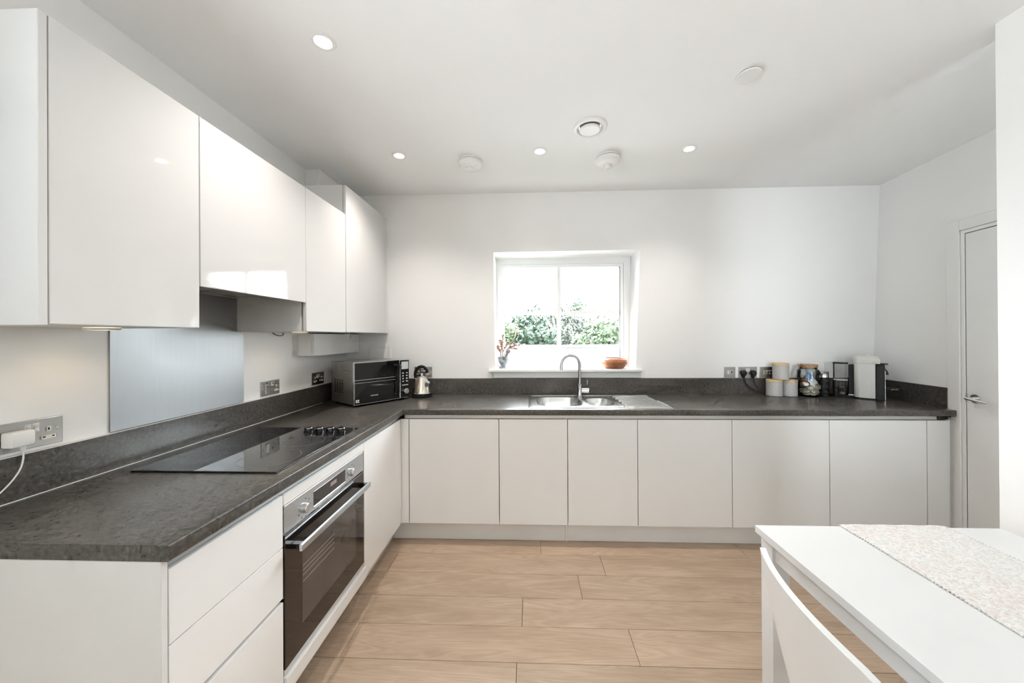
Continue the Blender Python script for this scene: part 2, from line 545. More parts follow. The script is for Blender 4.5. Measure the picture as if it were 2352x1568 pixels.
# ================================================================== SETTING
ZC = 2.559                       # ceiling
XL = -1.54                       # left wall face
REAR = -3.8
def yw(z): return 2.957 - .05 * (z - .91)      # the window wall leans in a little towards the top
def xr(y): return 2.77 - .1116 * (2.957 - y)   # the door wall is not quite square

# floor base and planks
fl = struct('floor', B().box(-1.74, REAR - .2, -.10, 3.0, 3.0, -.0135), 'dark')
PW, PL = .188, 1.292
row_off = {0: .075, -1: .444, -2: .279, -3: -.037, -4: .465, -5: -.057}
full_me = None
k = 1
while True:
    k -= 1
    ya, yb = 2.262 + k * PW, 2.262 + (k + 1) * PW
    if yb < REAR: break
    off = row_off.get(k, rnd.uniform(-.6, .6))
    x = off - 2 * PL
    while x < 2.72:
        a, b_ = max(x, XL), min(x + PL, 2.745)
        if ya < 0 and a > 1.80: x += PL; continue
        if ya < 0: b_ = min(b_, 1.80)
        else: b_ = min(b_, xr(ya) + .01)
        if b_ - a > .03:
            if abs((b_ - a) - PL) < 1e-6 and full_me is not None:
                o = bpy.data.objects.new('plank', full_me); C.objects.link(o); o.parent = fl
            else:
                bb = B().box(-(b_ - a) / 2 + .0008, -PW / 2 + .0008, -.012, (b_ - a) / 2 - .0008, PW / 2 - .0008, 0, .0012)
                o = obj('plank', bb, 'oak', None, smooth=0); o.parent = fl
                if abs((b_ - a) - PL) < 1e-6: full_me = o.data
            o.location = ((a + b_) / 2, (ya + yb) / 2, 0)
        x += PL

struct('ceiling', B().box(-1.80, REAR - .25, ZC, 3.2, 3.4, ZC + .2), 'ceiling')

# window wall with the dormer opening
OPN = [(-.277, 1.120), (.883, 1.120), (.911, 2.088), (-.281, 2.084)]   # x, z of the opening, ccw
def holed_wall():
    b = B()
    outer = [(-1.74, -.1), (3.0, -.1), (3.0, ZC + .1), (-1.74, ZC + .1)]
    def ring(pts, f): return [Vector((x, f(z), z)) for x, z in pts]
    fo, fi = ring(outer, yw), ring(OPN, yw)
    bo = [Vector((x, 3.30, z)) for x, z in outer]; bi = [Vector((x, 3.30, z)) for x, z in OPN]
    vs = fo + fi + bo + bi
    fs = []
    for i in range(4):
        j = (i + 1) % 4
        fs += [(i, j, 4 + j, 4 + i), (8 + i, 8 + j, 12 + j, 12 + i), (i, j, 8 + j, 8 + i), (4 + i, 4 + j, 12 + j, 12 + i)]
    return b.raw(vs, fs)
struct('wall_back', holed_wall(), 'wall', smooth=0)

# left wall: blind window beside the camera, added light-fill window behind it
LW = (-1.35, .12, .86, 2.08)
LW2_FILL = (-3.30, -2.2, .90, 2.10)
bl = B()
bl.box(XL - .2, REAR, -.1, XL, LW2_FILL[0], ZC).box(XL - .2, LW2_FILL[1], -.1, XL, LW[0], ZC).box(XL - .2, LW[1], -.1, XL, 2.975, ZC)
for w_ in (LW, LW2_FILL):
    bl.box(XL - .2, w_[0], -.1, XL, w_[1], w_[2]).box(XL - .2, w_[0], w_[3], XL, w_[1], ZC)
struct('wall_left', bl, 'wall', smooth=0)
struct('wall_rear', B().box(XL - .2, REAR - .2, -.1, 1.95, REAR, ZC), 'wall', smooth=0)
# door wall in the recess, and the nearer wall that stands out in front of it
struct('wall_right', B().prism([(xr(-.05), -.05), (xr(2.99), 2.99), (xr(2.99) + .25, 2.99), (xr(-.05) + .25, -.05)], 0, ZC), 'wall', smooth=0)
struct('wall_near_right', B().prism([(1.772, REAR), (1.772, 1.402), (1.892, 1.402), (1.892, REAR)], 0, ZC), 'wall', smooth=0)
HW_FILL = (1.97, 2.40, 1.00, 2.10)  # opening for an added, unseen window that brightens the recess
bh = B()
bh.box(1.893, -.12, 0, HW_FILL[0], 0, ZC).box(HW_FILL[1], -.12, 0, 2.60, 0, ZC).box(HW_FILL[0], -.12, 0, HW_FILL[1], 0, HW_FILL[2]).box(HW_FILL[0], -.12, HW_FILL[3], HW_FILL[1], 0, ZC)
struct('wall_recess_end', bh, 'wall', smooth=0)
# boxed-in pipes in the left corner
struct('trim_1', B().box(XL, 2.392, 2.372, -1.434, 2.90, ZC - .001, .002), 'wall')
lb = struct('trim_2', B().box(XL, 2.302, 1.268, -1.424, 2.93, 1.418, .002), 'wall')
obj('end_panel', B().box(XL + .012, 2.2985, 1.284, -1.444, 2.302, 1.412, .001), 'wall', lb)

# window 1 over the sink -------------------------------------------------
YF = 3.15
w1 = bpy.data.objects.new('window_1', None); C.objects.link(w1); w1['kind'] = 'structure'
w1.location = (.3, YF, 1.12); WM['window_1'] = Matrix.Translation(w1.location)
def bar(x0, z0, x1, z1, y0=YF, y1=YF + .065, bev=.004): return B().box(x0, y0, z0, x1, y1, z1, bev)
fx0, fx1, fz0, fz1 = -.285, .905, 1.115, 2.095
obj('outer_frame', bar(fx0, fz0 + .042, fx0 + .045, fz1 - .062, bev=0).box(fx1 - .062, YF, fz0 + .042, fx1, YF + .065, fz1 - .062).box(fx0, YF, fz1 - .062, fx1, YF + .065, fz1).box(fx0, YF, fz0, fx1, YF + .065, fz0 + .042), 'upvc', w1, smooth=0)
sx0, sx1, sz0, sz1 = fx0 + .047, fx1 - .066, fz0 + .044, fz1 - .066
obj('sash_gasket', bar(sx1 + .0005, sz0, sx1 + .0038, sz1, YF - .001, YF + .05, 0), 'black', w1)
sash = obj('sash', bar(sx0, sz0 + .03, sx0 + .026, sz1 - .028, YF - .008, YF + .05, 0).box(sx1 - .026, YF - .008, sz0 + .03, sx1, YF + .05, sz1 - .028).box(sx0, YF - .008, sz1 - .028, sx1, YF + .05, sz1).box(sx0, YF - .008, sz0, sx1, YF + .05, sz0 + .03), 'upvc', w1, smooth=0)
obj('glazing_gasket', bar(sx1 - .0305, sz0 + .03, sx1 - .0265, sz1 - .028, YF + .004, YF + .03, 0), 'black', sash)
gx, gz = .276, 1.597
obj('glazing_bar', bar(gx - .016, sz0 + .03, gx + .016, sz1 - .028, YF + .004, YF + .04), 'upvc', w1)
obj('glazing_bar', bar(sx0 + .026, gz - .014, gx - .016, gz + .014, YF + .004, YF + .04), 'upvc', w1)
obj('glazing_bar', bar(gx + .016, gz - .014, sx1 - .026, gz + .014, YF + .004, YF + .04), 'upvc', w1)
for xa, xb in ((sx0 + .026, gx - .016), (gx + .016, sx1 - .03)):
    for za, zb in ((sz0 + .03, gz - .014), (gz + .014, sz1 - .028)):
        obj('pane', B().raw([(xa, YF + .022, za), (xb, YF + .022, za), (xb, YF + .022, zb), (xa, YF + .022, zb)], [(0, 1, 2, 3)]), 'pane', w1, smooth=0)
struct('trim_3', B().prism([(-.329, 2.905), (.931, 2.905), (.931, 2.945), (.884, 2.949), (.884, YF), (-.278, YF), (-.278, 2.949), (-.329, 2.945)], 1.096, 1.1195, .006, 3), 'trim')
struct('trim_4', B().box(-.292, 2.936, 1.046, .922, 2.950, 1.0955, .002), 'trim')

# left wall windows: blind on the nearer; the farther added unseen for more daylight
def side_window(name, L):
    w_ = bpy.data.objects.new(name, None); C.objects.link(w_); w_['kind'] = 'structure'
    ym = (L[0] + L[1]) / 2
    w_.location = (XL - .12, ym, L[2]); WM[name] = Matrix.Translation(w_.location)
    bb = B()
    for ya, yb, za, zb in ((L[0], L[0] + .05, L[2] + .05, L[3] - .05), (L[1] - .05, L[1], L[2] + .05, L[3] - .05), (L[0], L[1], L[2], L[2] + .05), (L[0], L[1], L[3] - .05, L[3]), (ym - .025, ym + .025, L[2] + .05, L[3] - .05)):
        bb.box(XL - .17, ya, za, XL - .11, yb, zb)
    obj('outer_frame', bb, 'upvc', w_)
    for ya, yb in ((L[0] + .05, ym - .025), (ym + .025, L[1] - .05)):
        obj('pane', B().raw([(XL - .14, ya, L[2] + .05), (XL - .14, yb, L[2] + .05), (XL - .14, yb, L[3] - .05), (XL - .14, ya, L[3] - .05)], [(0, 1, 2, 3)]), 'pane', w_, smooth=0)
    return w_
w2 = side_window('window_2', LW)
side_window('fill_window_3', LW2_FILL)
w4 = bpy.data.objects.new('fill_window_4', None); C.objects.link(w4); w4['kind'] = 'structure'  # added fill window hidden behind the near wall, lights the right side
w4.location = (2.205, -.06, HW_FILL[2]); WM['fill_window_4'] = Matrix.Translation(w4.location)
obj('outer_frame', B().box(HW_FILL[0], -.09, HW_FILL[2], HW_FILL[0] + .04, -.04, HW_FILL[3]).box(HW_FILL[1] - .04, -.09, HW_FILL[2], HW_FILL[1], -.04, HW_FILL[3]).box(HW_FILL[0] + .04, -.09, HW_FILL[2], HW_FILL[1] - .04, -.04, HW_FILL[2] + .04).box(HW_FILL[0] + .04, -.09, HW_FILL[3] - .04, HW_FILL[1] - .04, -.04, HW_FILL[3]), 'upvc', w4)
obj('pane', B().raw([(HW_FILL[0] + .04, -.065, HW_FILL[2] + .04), (HW_FILL[1] - .04, -.065, HW_FILL[2] + .04), (HW_FILL[1] - .04, -.065, HW_FILL[3] - .04), (HW_FILL[0] + .04, -.065, HW_FILL[3] - .04)], [(0, 1, 2, 3)]), 'pane', w4, smooth=0)
BL0, BL1, BLX = -1.42, .625, XL + .034
vb = thing('slatted_blind', 'white slatted blind hanging over the left wall window, mirrored in the first wall cabinet', 'blind', (BLX, (BL0 + BL1) / 2, LW[2]))
obj('head_rail', B().box(XL + .002, BL0, LW[3] + .02, XL + .062, BL1, LW[3] + .06, .003), 'plastic', vb)
zs = LW[3] - .005; slat0 = None
while zs > LW[2] - .03:
    if slat0 is None:
        prof = [(.026 * math.cos(a), .006 * math.sin(a)) for a in [PI * i / 6 for i in range(7)]]
        y0, y1 = BL0 - (BL0 + BL1) / 2 + .004, BL1 - (BL0 + BL1) / 2 - .004
        vs = []; fs = []
        for px, pz in prof:
            c_, s_ = math.cos(.84), math.sin(.84)
            X, Z = px * c_ - pz * s_, px * s_ + pz * c_
            vs += [(X, y0, Z), (X, y1, Z), (X, y1, Z - .0025), (X, y0, Z - .0025)]
        for i in range(6):
            a, c2 = 4 * i, 4 * i + 4
            fs += [(a, a + 1, c2 + 1, c2), (a + 2, a + 3, c2 + 3, c2 + 2), (a + 3, a, c2, c2 + 3), (a + 1, a + 2, c2 + 2, c2 + 1)]
        slat0 = obj('slat', B().raw(vs, fs), 'slat', vb, local=True); o = slat0
    else:
        o = slat0.copy(); C.objects.link(o); o.parent = vb
    o.location = (0, 0, zs - LW[2])
    zs -= .044

def portal(name, c, sx, sy, rot):
    l = bpy.data.lights.new(name, 'AREA'); l.shape = 'RECTANGLE'; l.size = sx; l.size_y = sy
    l.cycles.is_portal = True
    o = bpy.data.objects.new(name, l); C.objects.link(o); o.location = c; o.rotation_euler = rot
portal('window_portal', (.31, YF + .09, 1.6), 1.15, .95, (-PI / 2, 0, 0))
for L in (LW, LW2_FILL):
    portal('window_portal', (XL - .19, (L[0] + L[1]) / 2, (L[2] + L[3]) / 2), L[3] - L[2], L[1] - L[0], (0, -PI / 2, 0))

portal("window_portal", (2.205, -.11, 1.575), HW_FILL[1] - HW_FILL[0], HW_FILL[3] - HW_FILL[2], (PI / 2, 0, 0))
# door 1 in the recess wall: local frame u = along the wall towards the camera, n = into the room
du = Vector((.1116, 1, 0)).normalized(); dn = Vector((-1, .1116, 0)).normalized()
DY = 2.279
dm = frame_mtx((xr(DY), DY, 0), du, dn, (0, 0, 1))
d1 = bpy.data.objects.new('door_1', None); C.objects.link(d1); d1['kind'] = 'structure'
d1.location = (xr(DY), DY, 0); d1.rotation_euler = (0, 0, math.atan2(du.y, du.x)); WM['door_1'] = dm
obj('door_leaf', B().box(-.765, -.036, .005, -.003, .004, 2.005, .002), 'trim', d1, local=True)
obj('door_stop', B().box(.0005, .0, 0, .022, .007, 2.012, .002).box(-.79, 0, 2.009, .022, .007, 2.030, .002), 'trim', d1, local=True)
obj('architrave', B().box(.023, .0, 0, .100, .014, 2.098, .004, 2).box(-.80, 0, 2.031, .0229, .014, 2.098, .004, 2), 'trim', d1, local=True)
obj('door_gap', B().box(-.0028, -.03, 0, .0004, .0005, 2.0055).box(-.765, -.03, 2.0055, 0, .0005, 2.0087), 'dark', d1, local=True)
obj('door_handle', B().cyl((-.056, .004, 1.0), (-.056, .013, 1.0), .026, seg=32).cyl((-.056, .013, 1.0), (-.056, .05, 1.0), .009).tube([(-.047, .050, 1.0), (-.056, .052, 1.0), (-.10, .052, .995), (-.158, .050, .990)], .0085, rs=[.0085, .0085, .0075, .006]), 'chrome', d1, local=True)
obj('latch', B().box(-.010, .0, .975, .004, .006, 1.025, .001), 'rail', d1, local=True)

# ================================================================== BASE UNITS
ZT, ZB = .910, .872              # worktop top and underside
XF, YFR = -.834, 2.322           # worktop front edges, left run and back run
XD, YD = -.855, 2.342            # door faces, left run and back run
DZ0, DZ1 = .146, .842            # door heights

def front_x(y0, y1, z0, z1, bev=.0018): return B().box(XD - .019, y0, z0, XD, y1, z1, bev, 2)
def front_y(x0, x1, z0, z1, bev=.0018): return B().box(x0, YD, z0, x1, YD + .019, z1, bev, 2)

# drawer unit at the near end
du_ = thing('drawer_unit', 'white three-drawer base unit at the near end of the left run', 'drawer unit', (-1.2, .99, 0))
obj('end_panel', B().box(XL + .001, .790, .001, XD, .8065, ZB - .001, .0015), 'carcass', du_)
obj('carcass', B().box(XL + .004, .807, .150, XD - .034, 1.1985, .838), 'carcass', du_)
obj('drawer_front', front_x(.8085, 1.1985, .662, DZ1), 'satin', du_)
obj('drawer_front', front_x(.8085, 1.1985, .4855, .6595), 'satin', du_)
obj('drawer_front', front_x(.8085, 1.1985, DZ0, .4725), 'satin', du_)
obj('finger_channel', B().box(XD - .0335, .8085, .4700, XD - .0325, 1.1985, .4880), 'dark', du_)

# oven housing and oven
oh = thing('oven_housing', 'white housing framing the built-in oven with narrow filler panels', 'cabinet', (-1.2, 1.503, 0))
obj('filler_panel', front_x(1.203, 1.803, .803, DZ1), 'satin', oh)
obj('filler_panel', B().box(XD - .022, 1.203, .150, XD + .012, 1.803, .206, .002, 2), 'satin', oh)
for y_ in (1.2005, 1.790): obj('side_panel', B().box(XL + .004, y_, .150, XD - .024, y_ + .014, .838), 'carcass', oh)
OV0, OV1 = 1.2055, 1.7985
ov = thing('built_in_oven', 'steel and dark glass built-in oven under the hob with a bar handle', 'oven', (-1.15, 1.502, .208))
obj('oven_body', B().box(XL + .03, 1.216, .209, XD - .026, 1.788, .80), 'dark', ov)
fa = obj('control_panel', B().box(XD - .024, OV0, .704, XD, OV1, .8005, .0015), 'steel_y', ov)
obj('display', B().box(XD - .001, 1.374, .722, XD + .0012, 1.616, .778, .0005), 'display', fa)
obj('display_label', B().box(XD + .0012, 1.492, .748, XD + .0016, 1.540, .764), 'sticker', fa)
obj('display_trim', B().box(XD - .001, 1.374, .7125, XD + .002, 1.616, .7195, .0008), 'chrome', fa)
for y_, r_ in ((1.318, .0175), (1.672, .0175)):
    kb = obj('oven_knob', B().lathe([(0, .016), (r_ * .86, .016), (r_, .013), (r_ * 1.03, .002), (r_ * 1.06, 0)], mtx=frame_mtx((XD, y_, .742), (0, 1, 0), (0, 0, 1), (1, 0, 0))), 'steel', ov)
    ang = [i * PI / 4.5 for i in range(9)]
    pm = B()
    for a in ang:
        cyy, cz = y_ + .036 * math.cos(a), .742 + .034 * math.sin(a)
        pm.box(XD, cyy - .003, cz - .0025, XD + .0004, cyy + .003, cz + .0025)
    obj('dial_marks', pm, 'printdark', fa)
obj('shadow_gap', B().box(XD - .022, OV0 + .002, .6985, XD - .006, OV1 - .002, .7035), 'blackgloss', ov)
od = obj('oven_door', B().box(XD - .022, OV0, .228, XD + .001, OV1, .698, .002), 'ovenglass', ov)
obj('door_edge_trim', B().box(XD - .002, OV0 + .001, .6955, XD + .0018, OV1 - .001, .6985), 'chrome', od)
obj('oven_window', B().box(XD + .0008, 1.300, .318, XD + .0014, 1.715, .602), 'ovenwindow', od)
for zz in (.588, .530, .512, .494, .470):
    obj('rack_reflection_line', B().box(XD + .0014, 1.305, zz, XD + .0017, 1.52, zz + .0022), 'sticker', od)
obj('handle_bar', B().box(XD + .036, 1.228, .630, XD + .049, 1.778, .654, .003, 2), 'steel_y', od)
for y_ in (1.236, 1.750):
    obj('handle_bracket', B().box(XD + .001, y_, .633, XD + .0355, y_ + .024, .651, .002), 'blackgloss', od)
obj('bottom_trim', B().box(XD - .020, OV0, .2075, XD - .002, OV1, .2270, .001), 'rail', ov)

# left run door and corner post
def base_unit(name, label, x0, x1, group):
    t = thing(name, label, 'cabinet', ((x0 + x1) / 2, YD + .3, 0), group=group)
    obj('carcass', B().box(x0 + .001, YD + .034, .150, x1 - .001, 2.925, .836), 'carcass', t)
    obj('cabinet_door', front_y(x0 + .0021, x1 - .0021, DZ0, DZ1), 'satin', t)
    return t
lc = thing('base_cabinet', 'white base cabinet between the oven and the inner corner, its glossy door side-on', 'cabinet', (-1.2, 2.05, 0), group='white base cabinets')
obj('carcass', B().box(XL + .004, 1.8055, .150, XD - .034, 2.318, .836), 'carcass', lc)
obj('cabinet_door', front_x(1.806, 2.312, DZ0, DZ1), 'satin', lc)
cp = thing('corner_post', 'slim white corner post where the two cabinet runs meet', 'corner post', (-.83, 2.34, 0))
obj('side_face', B().box(XD - .021, 2.320, DZ0, XD - .001, 2.361, DZ1, .0015), 'satin', cp)
obj('front_face', B().box(XD - .0005, YD, DZ0, -.8045, YD + .019, DZ1, .0015), 'satin', cp)
for nm, lab, x0, x1 in (
        ('base_cabinet', 'wide white base cabinet first from the inner corner on the window side', -.802, -.1975),
        ('base_cabinet', 'narrow white base cabinet under the left half of the sink bowl', -.1975, .2560),
        ('base_cabinet', 'narrow white base cabinet under the small sink bowl', .2560, .7120),
        ('base_cabinet', 'wide white base cabinet under the draining board, above the plinth grille', .7120, 1.3160),
        ('base_cabinet', 'wide white base cabinet right of the plinth grille, below the black plugs', 1.3160, 1.9270),
        ('base_cabinet', 'wide white base cabinet below the coffee machine, last full door on the right', 1.9270, 2.5260)):
    base_unit(nm, lab, x0, x1, 'white base cabinets')
tag(obj('filler_panel', front_y(2.5280, 2.662, .001, DZ1).box(2.6615, YD + .021, .001, xr(YD + .021) - .003, YD + .036, DZ1), 'satin'), 'narrow white filler panel closing the right end of the window-side run', 'filler panel')

# handle rails under the worktop
tag(obj('handle_rail', B().box(XD - .020, .808, .8445, XD - .012, 2.318, ZB - .0005).box(XD - .0118, .808, .858, XD + .001, 2.318, ZB - .0005, .001), 'rail_dark'), 'thin grey metal finger rail under the left worktop edge', 'handle rail')
tag(obj('handle_rail', B().box(XD + .02, YD + .012, .8445, 2.640, YD + .020, ZB - .0005), 'rail'), 'long metal finger rail recessed under the window-side worktop', 'handle rail')
tag(obj('rail_end_cap', B().box(2.600, YD + .004, .8445, 2.644, YD + .0115, ZB - .0005), 'dark'), 'dark end of the finger rail at the right of the worktop', 'end cap')
# plinths
tag(obj('plinth_board', B().box(-.958, .8075, 0.001, -.943, 2.418, .146, .001), 'plinth'), 'white plinth board along the left run below the oven', 'plinth', 'plinth boards')
tag(obj('plinth_board', B().box(-.942, 2.4165, 0.001, .2435, 2.431, .1455, .001), 'plinth'), 'white plinth board under the first two window-side doors by the corner', 'plinth', 'plinth boards')
tag(obj('plinth_board', B().box(.2625, 2.4165, 0.001, 2.527, 2.431, .1455, .001), 'plinth'), 'long white plinth board under the sink and right-hand doors', 'plinth', 'plinth boards')
tag(obj('plinth_joint', B().box(.244, 2.412, 0.001, .262, 2.4315, .1455, .001), 'plinth'), 'white plinth joining strip under the small sink bowl door', 'plinth joint')
gr = thing('vent_grille', 'white plastic vent grille set in the plinth below the draining board', 'vent', (1.0, 2.41, .10))
obj('grille_frame', B().box(.712, 2.4115, .104, 1.290, 2.4163, .1112, .0008).box(.712, 2.4115, .1112, .722, 2.4163, .140).box(1.280, 2.4115, .1112, 1.290, 2.4163, .140), 'plastic', gr)
obj('grille_back', B().box(.722, 2.4150, .1112, 1.280, 2.4163, .140), 'dark', gr)
obj('grille_blank', B().box(.86, 2.4125, .1112, 1.13, 2.4148, .140), 'plastic', gr)
for i in range(4):
    for xa, xb in ((.722, .86), (1.13, 1.28)):
        obj('slat', B().box(xa, 2.4125, .1135 + i * .0068, xb, 2.4148, .1170 + i * .0068), 'plastic', gr)

# ================================================================== WORKTOPS
def edge_profile(n=4, r=.004):
    """(depth from front, z) of a square-edged top with slightly rounded arrises"""
    p = []
    for i in range(n + 1):
        a = PI / 2 * i / n
        p.append((r - r * math.sin(a), ZB + r - r * math.cos(a)))
    p = p[::1]
    q = [(r - r * math.cos(PI / 2 * i / n), ZT - r + r * math.sin(PI / 2 * i / n)) for i in range(n + 1)]
    return p, q
def strip(depth, along0, along1, fn):
    low, top = edge_profile()
    prof = [(depth, ZB)] + low + top + [(depth, ZT)]
    vs = [fn(d, along0, z) for d, z in prof] + [fn(d, along1, z) for d, z in prof]
    n = len(prof)
    fs = [(i, (i + 1) % n, n + (i + 1) % n, n + i) for i in range(n)] + [tuple(range(n))[::-1], tuple(range(n, 2 * n))]
    return vs, fs
SK = (.040, 2.395, .930, 2.845)   # sink cut-out
wl = B()
wl.raw(*strip(.05, .789, YFR, lambda d, a, z: (XF - d, a, z)))
wl.box(XL + .001, .789, ZB, XF - .05, 2.935, ZT).box(XF - .05, YFR, ZB, XF - .0005, 2.935, ZT)
tag(obj('worktop', wl, 'worktop', smooth=40), 'dark grey stone-effect worktop on the left run carrying the hob', 'worktop', 'worktops')
wb = B()
wb.raw(*strip(.05, XF, 2.682, lambda d, a, z: (a, YFR + d, z)))
wb.box(XF, YFR + .05, ZB, SK[0], 2.935, ZT).box(SK[0], YFR + .05, ZB, SK[2], SK[1], ZT).box(SK[0], SK[3], ZB, SK[2], 2.935, ZT)
wb.prism([(SK[2], YFR + .05), (2.682, YFR + .05), (xr(2.40) - .002, 2.40), (xr(2.935) - .002, 2.935), (SK[2], 2.935)], ZB, ZT)
tag(obj('worktop', wb, 'worktop', smooth=40), 'dark grey stone-effect worktop under the window carrying the sink', 'worktop', 'worktops')
ZU = 1.043
tag(obj('upstand', B().box(XL + .0005, .790, ZT + .0005, XL + .0195, 2.916, ZU, .001), 'worktop'), 'dark grey upstand along the left wall behind the hob', 'upstand', 'upstands')
ub = B().raw([(XL + .001, 2.937, ZT + .0005), (xr(2.93) - .022, 2.937, ZT + .0005), (xr(2.93) - .022, 2.956, ZT + .0005), (XL + .001, 2.956, ZT + .0005),
              (XL + .001, 2.931, ZU), (xr(2.93) - .022, 2.931, ZU), (xr(2.93) - .022, 2.9495, ZU), (XL + .001, 2.9495, ZU)],
             [(0, 1, 5, 4), (1, 2, 6, 5), (2, 3, 7, 6), (3, 0, 4, 7), (4, 5, 6, 7), (3, 2, 1, 0)])
tag(obj('upstand', ub, 'worktop', smooth=0), 'long dark grey upstand below the window behind the sink', 'upstand', 'upstands')
tag(obj('upstand', B().prism([(xr(2.375) - .0195, 2.375), (xr(2.375) - .001, 2.375), (xr(2.93) - .001, 2.93), (xr(2.93) - .0195, 2.93)], ZT + .0005, ZU), 'worktop', smooth=0), 'short dark grey upstand on the door wall beside the coffee machine', 'upstand', 'upstands')
tag(obj('sealant_bead', B().box(XL + .0195, .795, ZT, XL + .0225, 2.56, ZT + .0025).box(XL + .0197, .795, ZU, XL + .0005, 2.9, ZU + .002), 'plastic'), 'thin pale sealant line along the left upstand', 'sealant')

# splashback
tag(obj('splashback', B().box(XL + .0008, 1.241, ZU + .003, XL + .006, 1.852, 1.600, .0008), 'splash'), 'brushed steel splashback panel on the wall behind the hob', 'splashback')

# hob ---------------------------------------------------------------
hb = thing('induction_hob', 'black glass hob with four control knobs set in the left worktop', 'hob', (-1.16, 1.52, ZT))
HX0, HX1, HY0, HY1 = -1.432, -.892, 1.218, 1.826
obj('glass_plate', B().box(HX0, HY0, ZT + .0005, HX1, HY1, ZT + .0065, .0018, 2), 'glassblack', hb)
for cx, cyy, r_ in ((-1.30, 1.36, .085), (-1.02, 1.36, .105), (-1.30, 1.60, .105), (-1.03, 1.585, .085)):
    obj('cooking_zone', B().lathe([(r_, .0067), (r_ + .0012, .0067)], (cx, cyy, ZT), 64), 'ring', hb)
for cx in (-1.113, -1.057, -1.001, -.945):
    kb = obj('hob_knob', B().lathe([(.0215, .0066), (.0215, .010), (.019, .012), (.0178, .026), (.016, .0285), (0, .0285)], (cx, 1.748, ZT), 28), 'blackgloss', hb)
    obj('knob_ring', B().lathe([(.0187, .0235), (.0192, .0245), (.0186, .0262)], (cx, 1.748, ZT), 28), 'chrome', kb)

# sink ---------------------------------------------------------------
sk = thing('kitchen_sink', 'stainless steel sink with one and a half bowls and a ribbed drainer', 'sink', (.48, 2.62, ZT))
def superell(cx, cyy, a, b_, p=3.2, n=48, taper=0.0):
    out = []
    for i in range(n):
        t_ = 2 * PI * i / n
        c_, s_ = math.cos(t_), math.sin(t_)
        X = a * math.copysign(abs(c_) ** (2 / p), c_); Y = b_ * math.copysign(abs(s_) ** (2 / p), s_)
        X *= 1 - taper * (Y / b_)
        out.append((cx + X, cyy + Y))
    return out
bowl1 = superell(.222, 2.600, .162, .180, 3.6)
bowl2 = superell(.512, 2.590, .098, .150, 2.5)
outer = rrect(.004, 2.364, .962, 2.872, .022)
zr = ZT + .0035
skb = B()
skb.plate(outer, [bowl1, bowl2], zr)
def skirt(pts, z0, z1, pts2=None):
    n = len(pts); p2 = pts2 or pts
    return [(x, y, z0) for x, y in pts] + [(x, y, z1) for x, y in p2], [(i, (i + 1) % n, n + (i + 1) % n, n + i) for i in range(n)]
o2 = rrect(.001, 2.361, .965, 2.875, .024)
skb.raw(*skirt(outer, zr, ZT + .0006, o2))
obj('sink_rim', skb, 'sinksteel', sk, smooth=45)
def bowl(pts, cx, cyy, depth):
    b = B(); prev = pts; zp = zr
    sc = [(1.0, -.004), (.985, -.012), (.95, -depth * .6), (.90, -depth * .92), (.80, -depth)]
    for s_, z_ in sc:
        nx = [(cx + (x - cx) * s_, cyy + (y - cyy) * s_) for x, y in pts]
        b.raw(*skirt(prev, zp, zr + z_, nx)); prev = nx; zp = zr + z_
    b.raw([(x, y, zp) for x, y in prev], [tuple(range(len(prev)))])
    return b
obj('sink_bowl', bowl(bowl1, .222, 2.600, .16), 'sinksteel', sk, smooth=60)
obj('sink_bowl', bowl(bowl2, .512, 2.590, .10), 'sinksteel', sk, smooth=60)
obj('raised_bead', B().tube([(x, y, zr) for x, y in rrect(.014, 2.374, .952, 2.862, .018)] + [(.934, 2.374, zr)], .0028, 6), 'sinksteel', sk)
for i in range(9):
    yy = 2.425 + i * .047
    xs = .628 + .012 * (i % 2)
    obj('drainer_rib', B().tube([(xs + .03, yy, zr - .001), (xs + .05, yy, zr + .0015), (.915, yy, zr + .0015), (.935, yy, zr - .001)], .0045, 6), 'sinksteel', sk)
for xa, xb in ((.640, .620), (.940, .940)): obj('drainer_edge', B().tube([(xa, 2.395, zr), (xb, 2.835, zr)], .004, 6), 'chrome', sk)
obj('overflow', B().cyl((.380, 2.60, zr - .045), (.3735, 2.60, zr - .046), .014), 'chrome', sk)
# tap
tp = thing('mixer_tap', 'tall chrome swan-neck mixer tap behind the sink bowls', 'tap', (.402, 2.792, zr))
TX, TY = .402, 2.792
obj('tap_body', B().lathe([(.027, .0005), (.027, .006), (.021, .008), (.0195, .012), (.0195, .088), (.021, .090), (.021, .098), (.012, .100)], (TX, TY, zr), 32), 'tapchrome', tp)
pts = [(TX, TY, zr + .095), (TX, TY, zr + .19)]
for i in range(13):
    a = PI * i / 12
    pts.append((TX - .072 + .072 * math.cos(a), TY - .002 * i, zr + .255 + .072 * math.sin(a)))
pts.append((TX - .146, TY - .026, zr + .212))
obj('spout', B().tube(pts, .0118, 24), 'tapchrome', tp)
lv = obj('valve', B().cyl((TX + .018, TY, zr + .050), (TX + .068, TY - .012, zr + .050), .019).cyl((TX + .0685, TY - .0121, zr + .050), (TX + .072, TY - .013, zr + .050), .0175), 'chrome', tp)
obj('lever', B().tube([(TX + .056, TY - .010, zr + .066), (TX + .058, TY - .012, zr + .11), (TX + .058, TY - .014, zr + .132)], .0038, 8), 'chrome', lv)

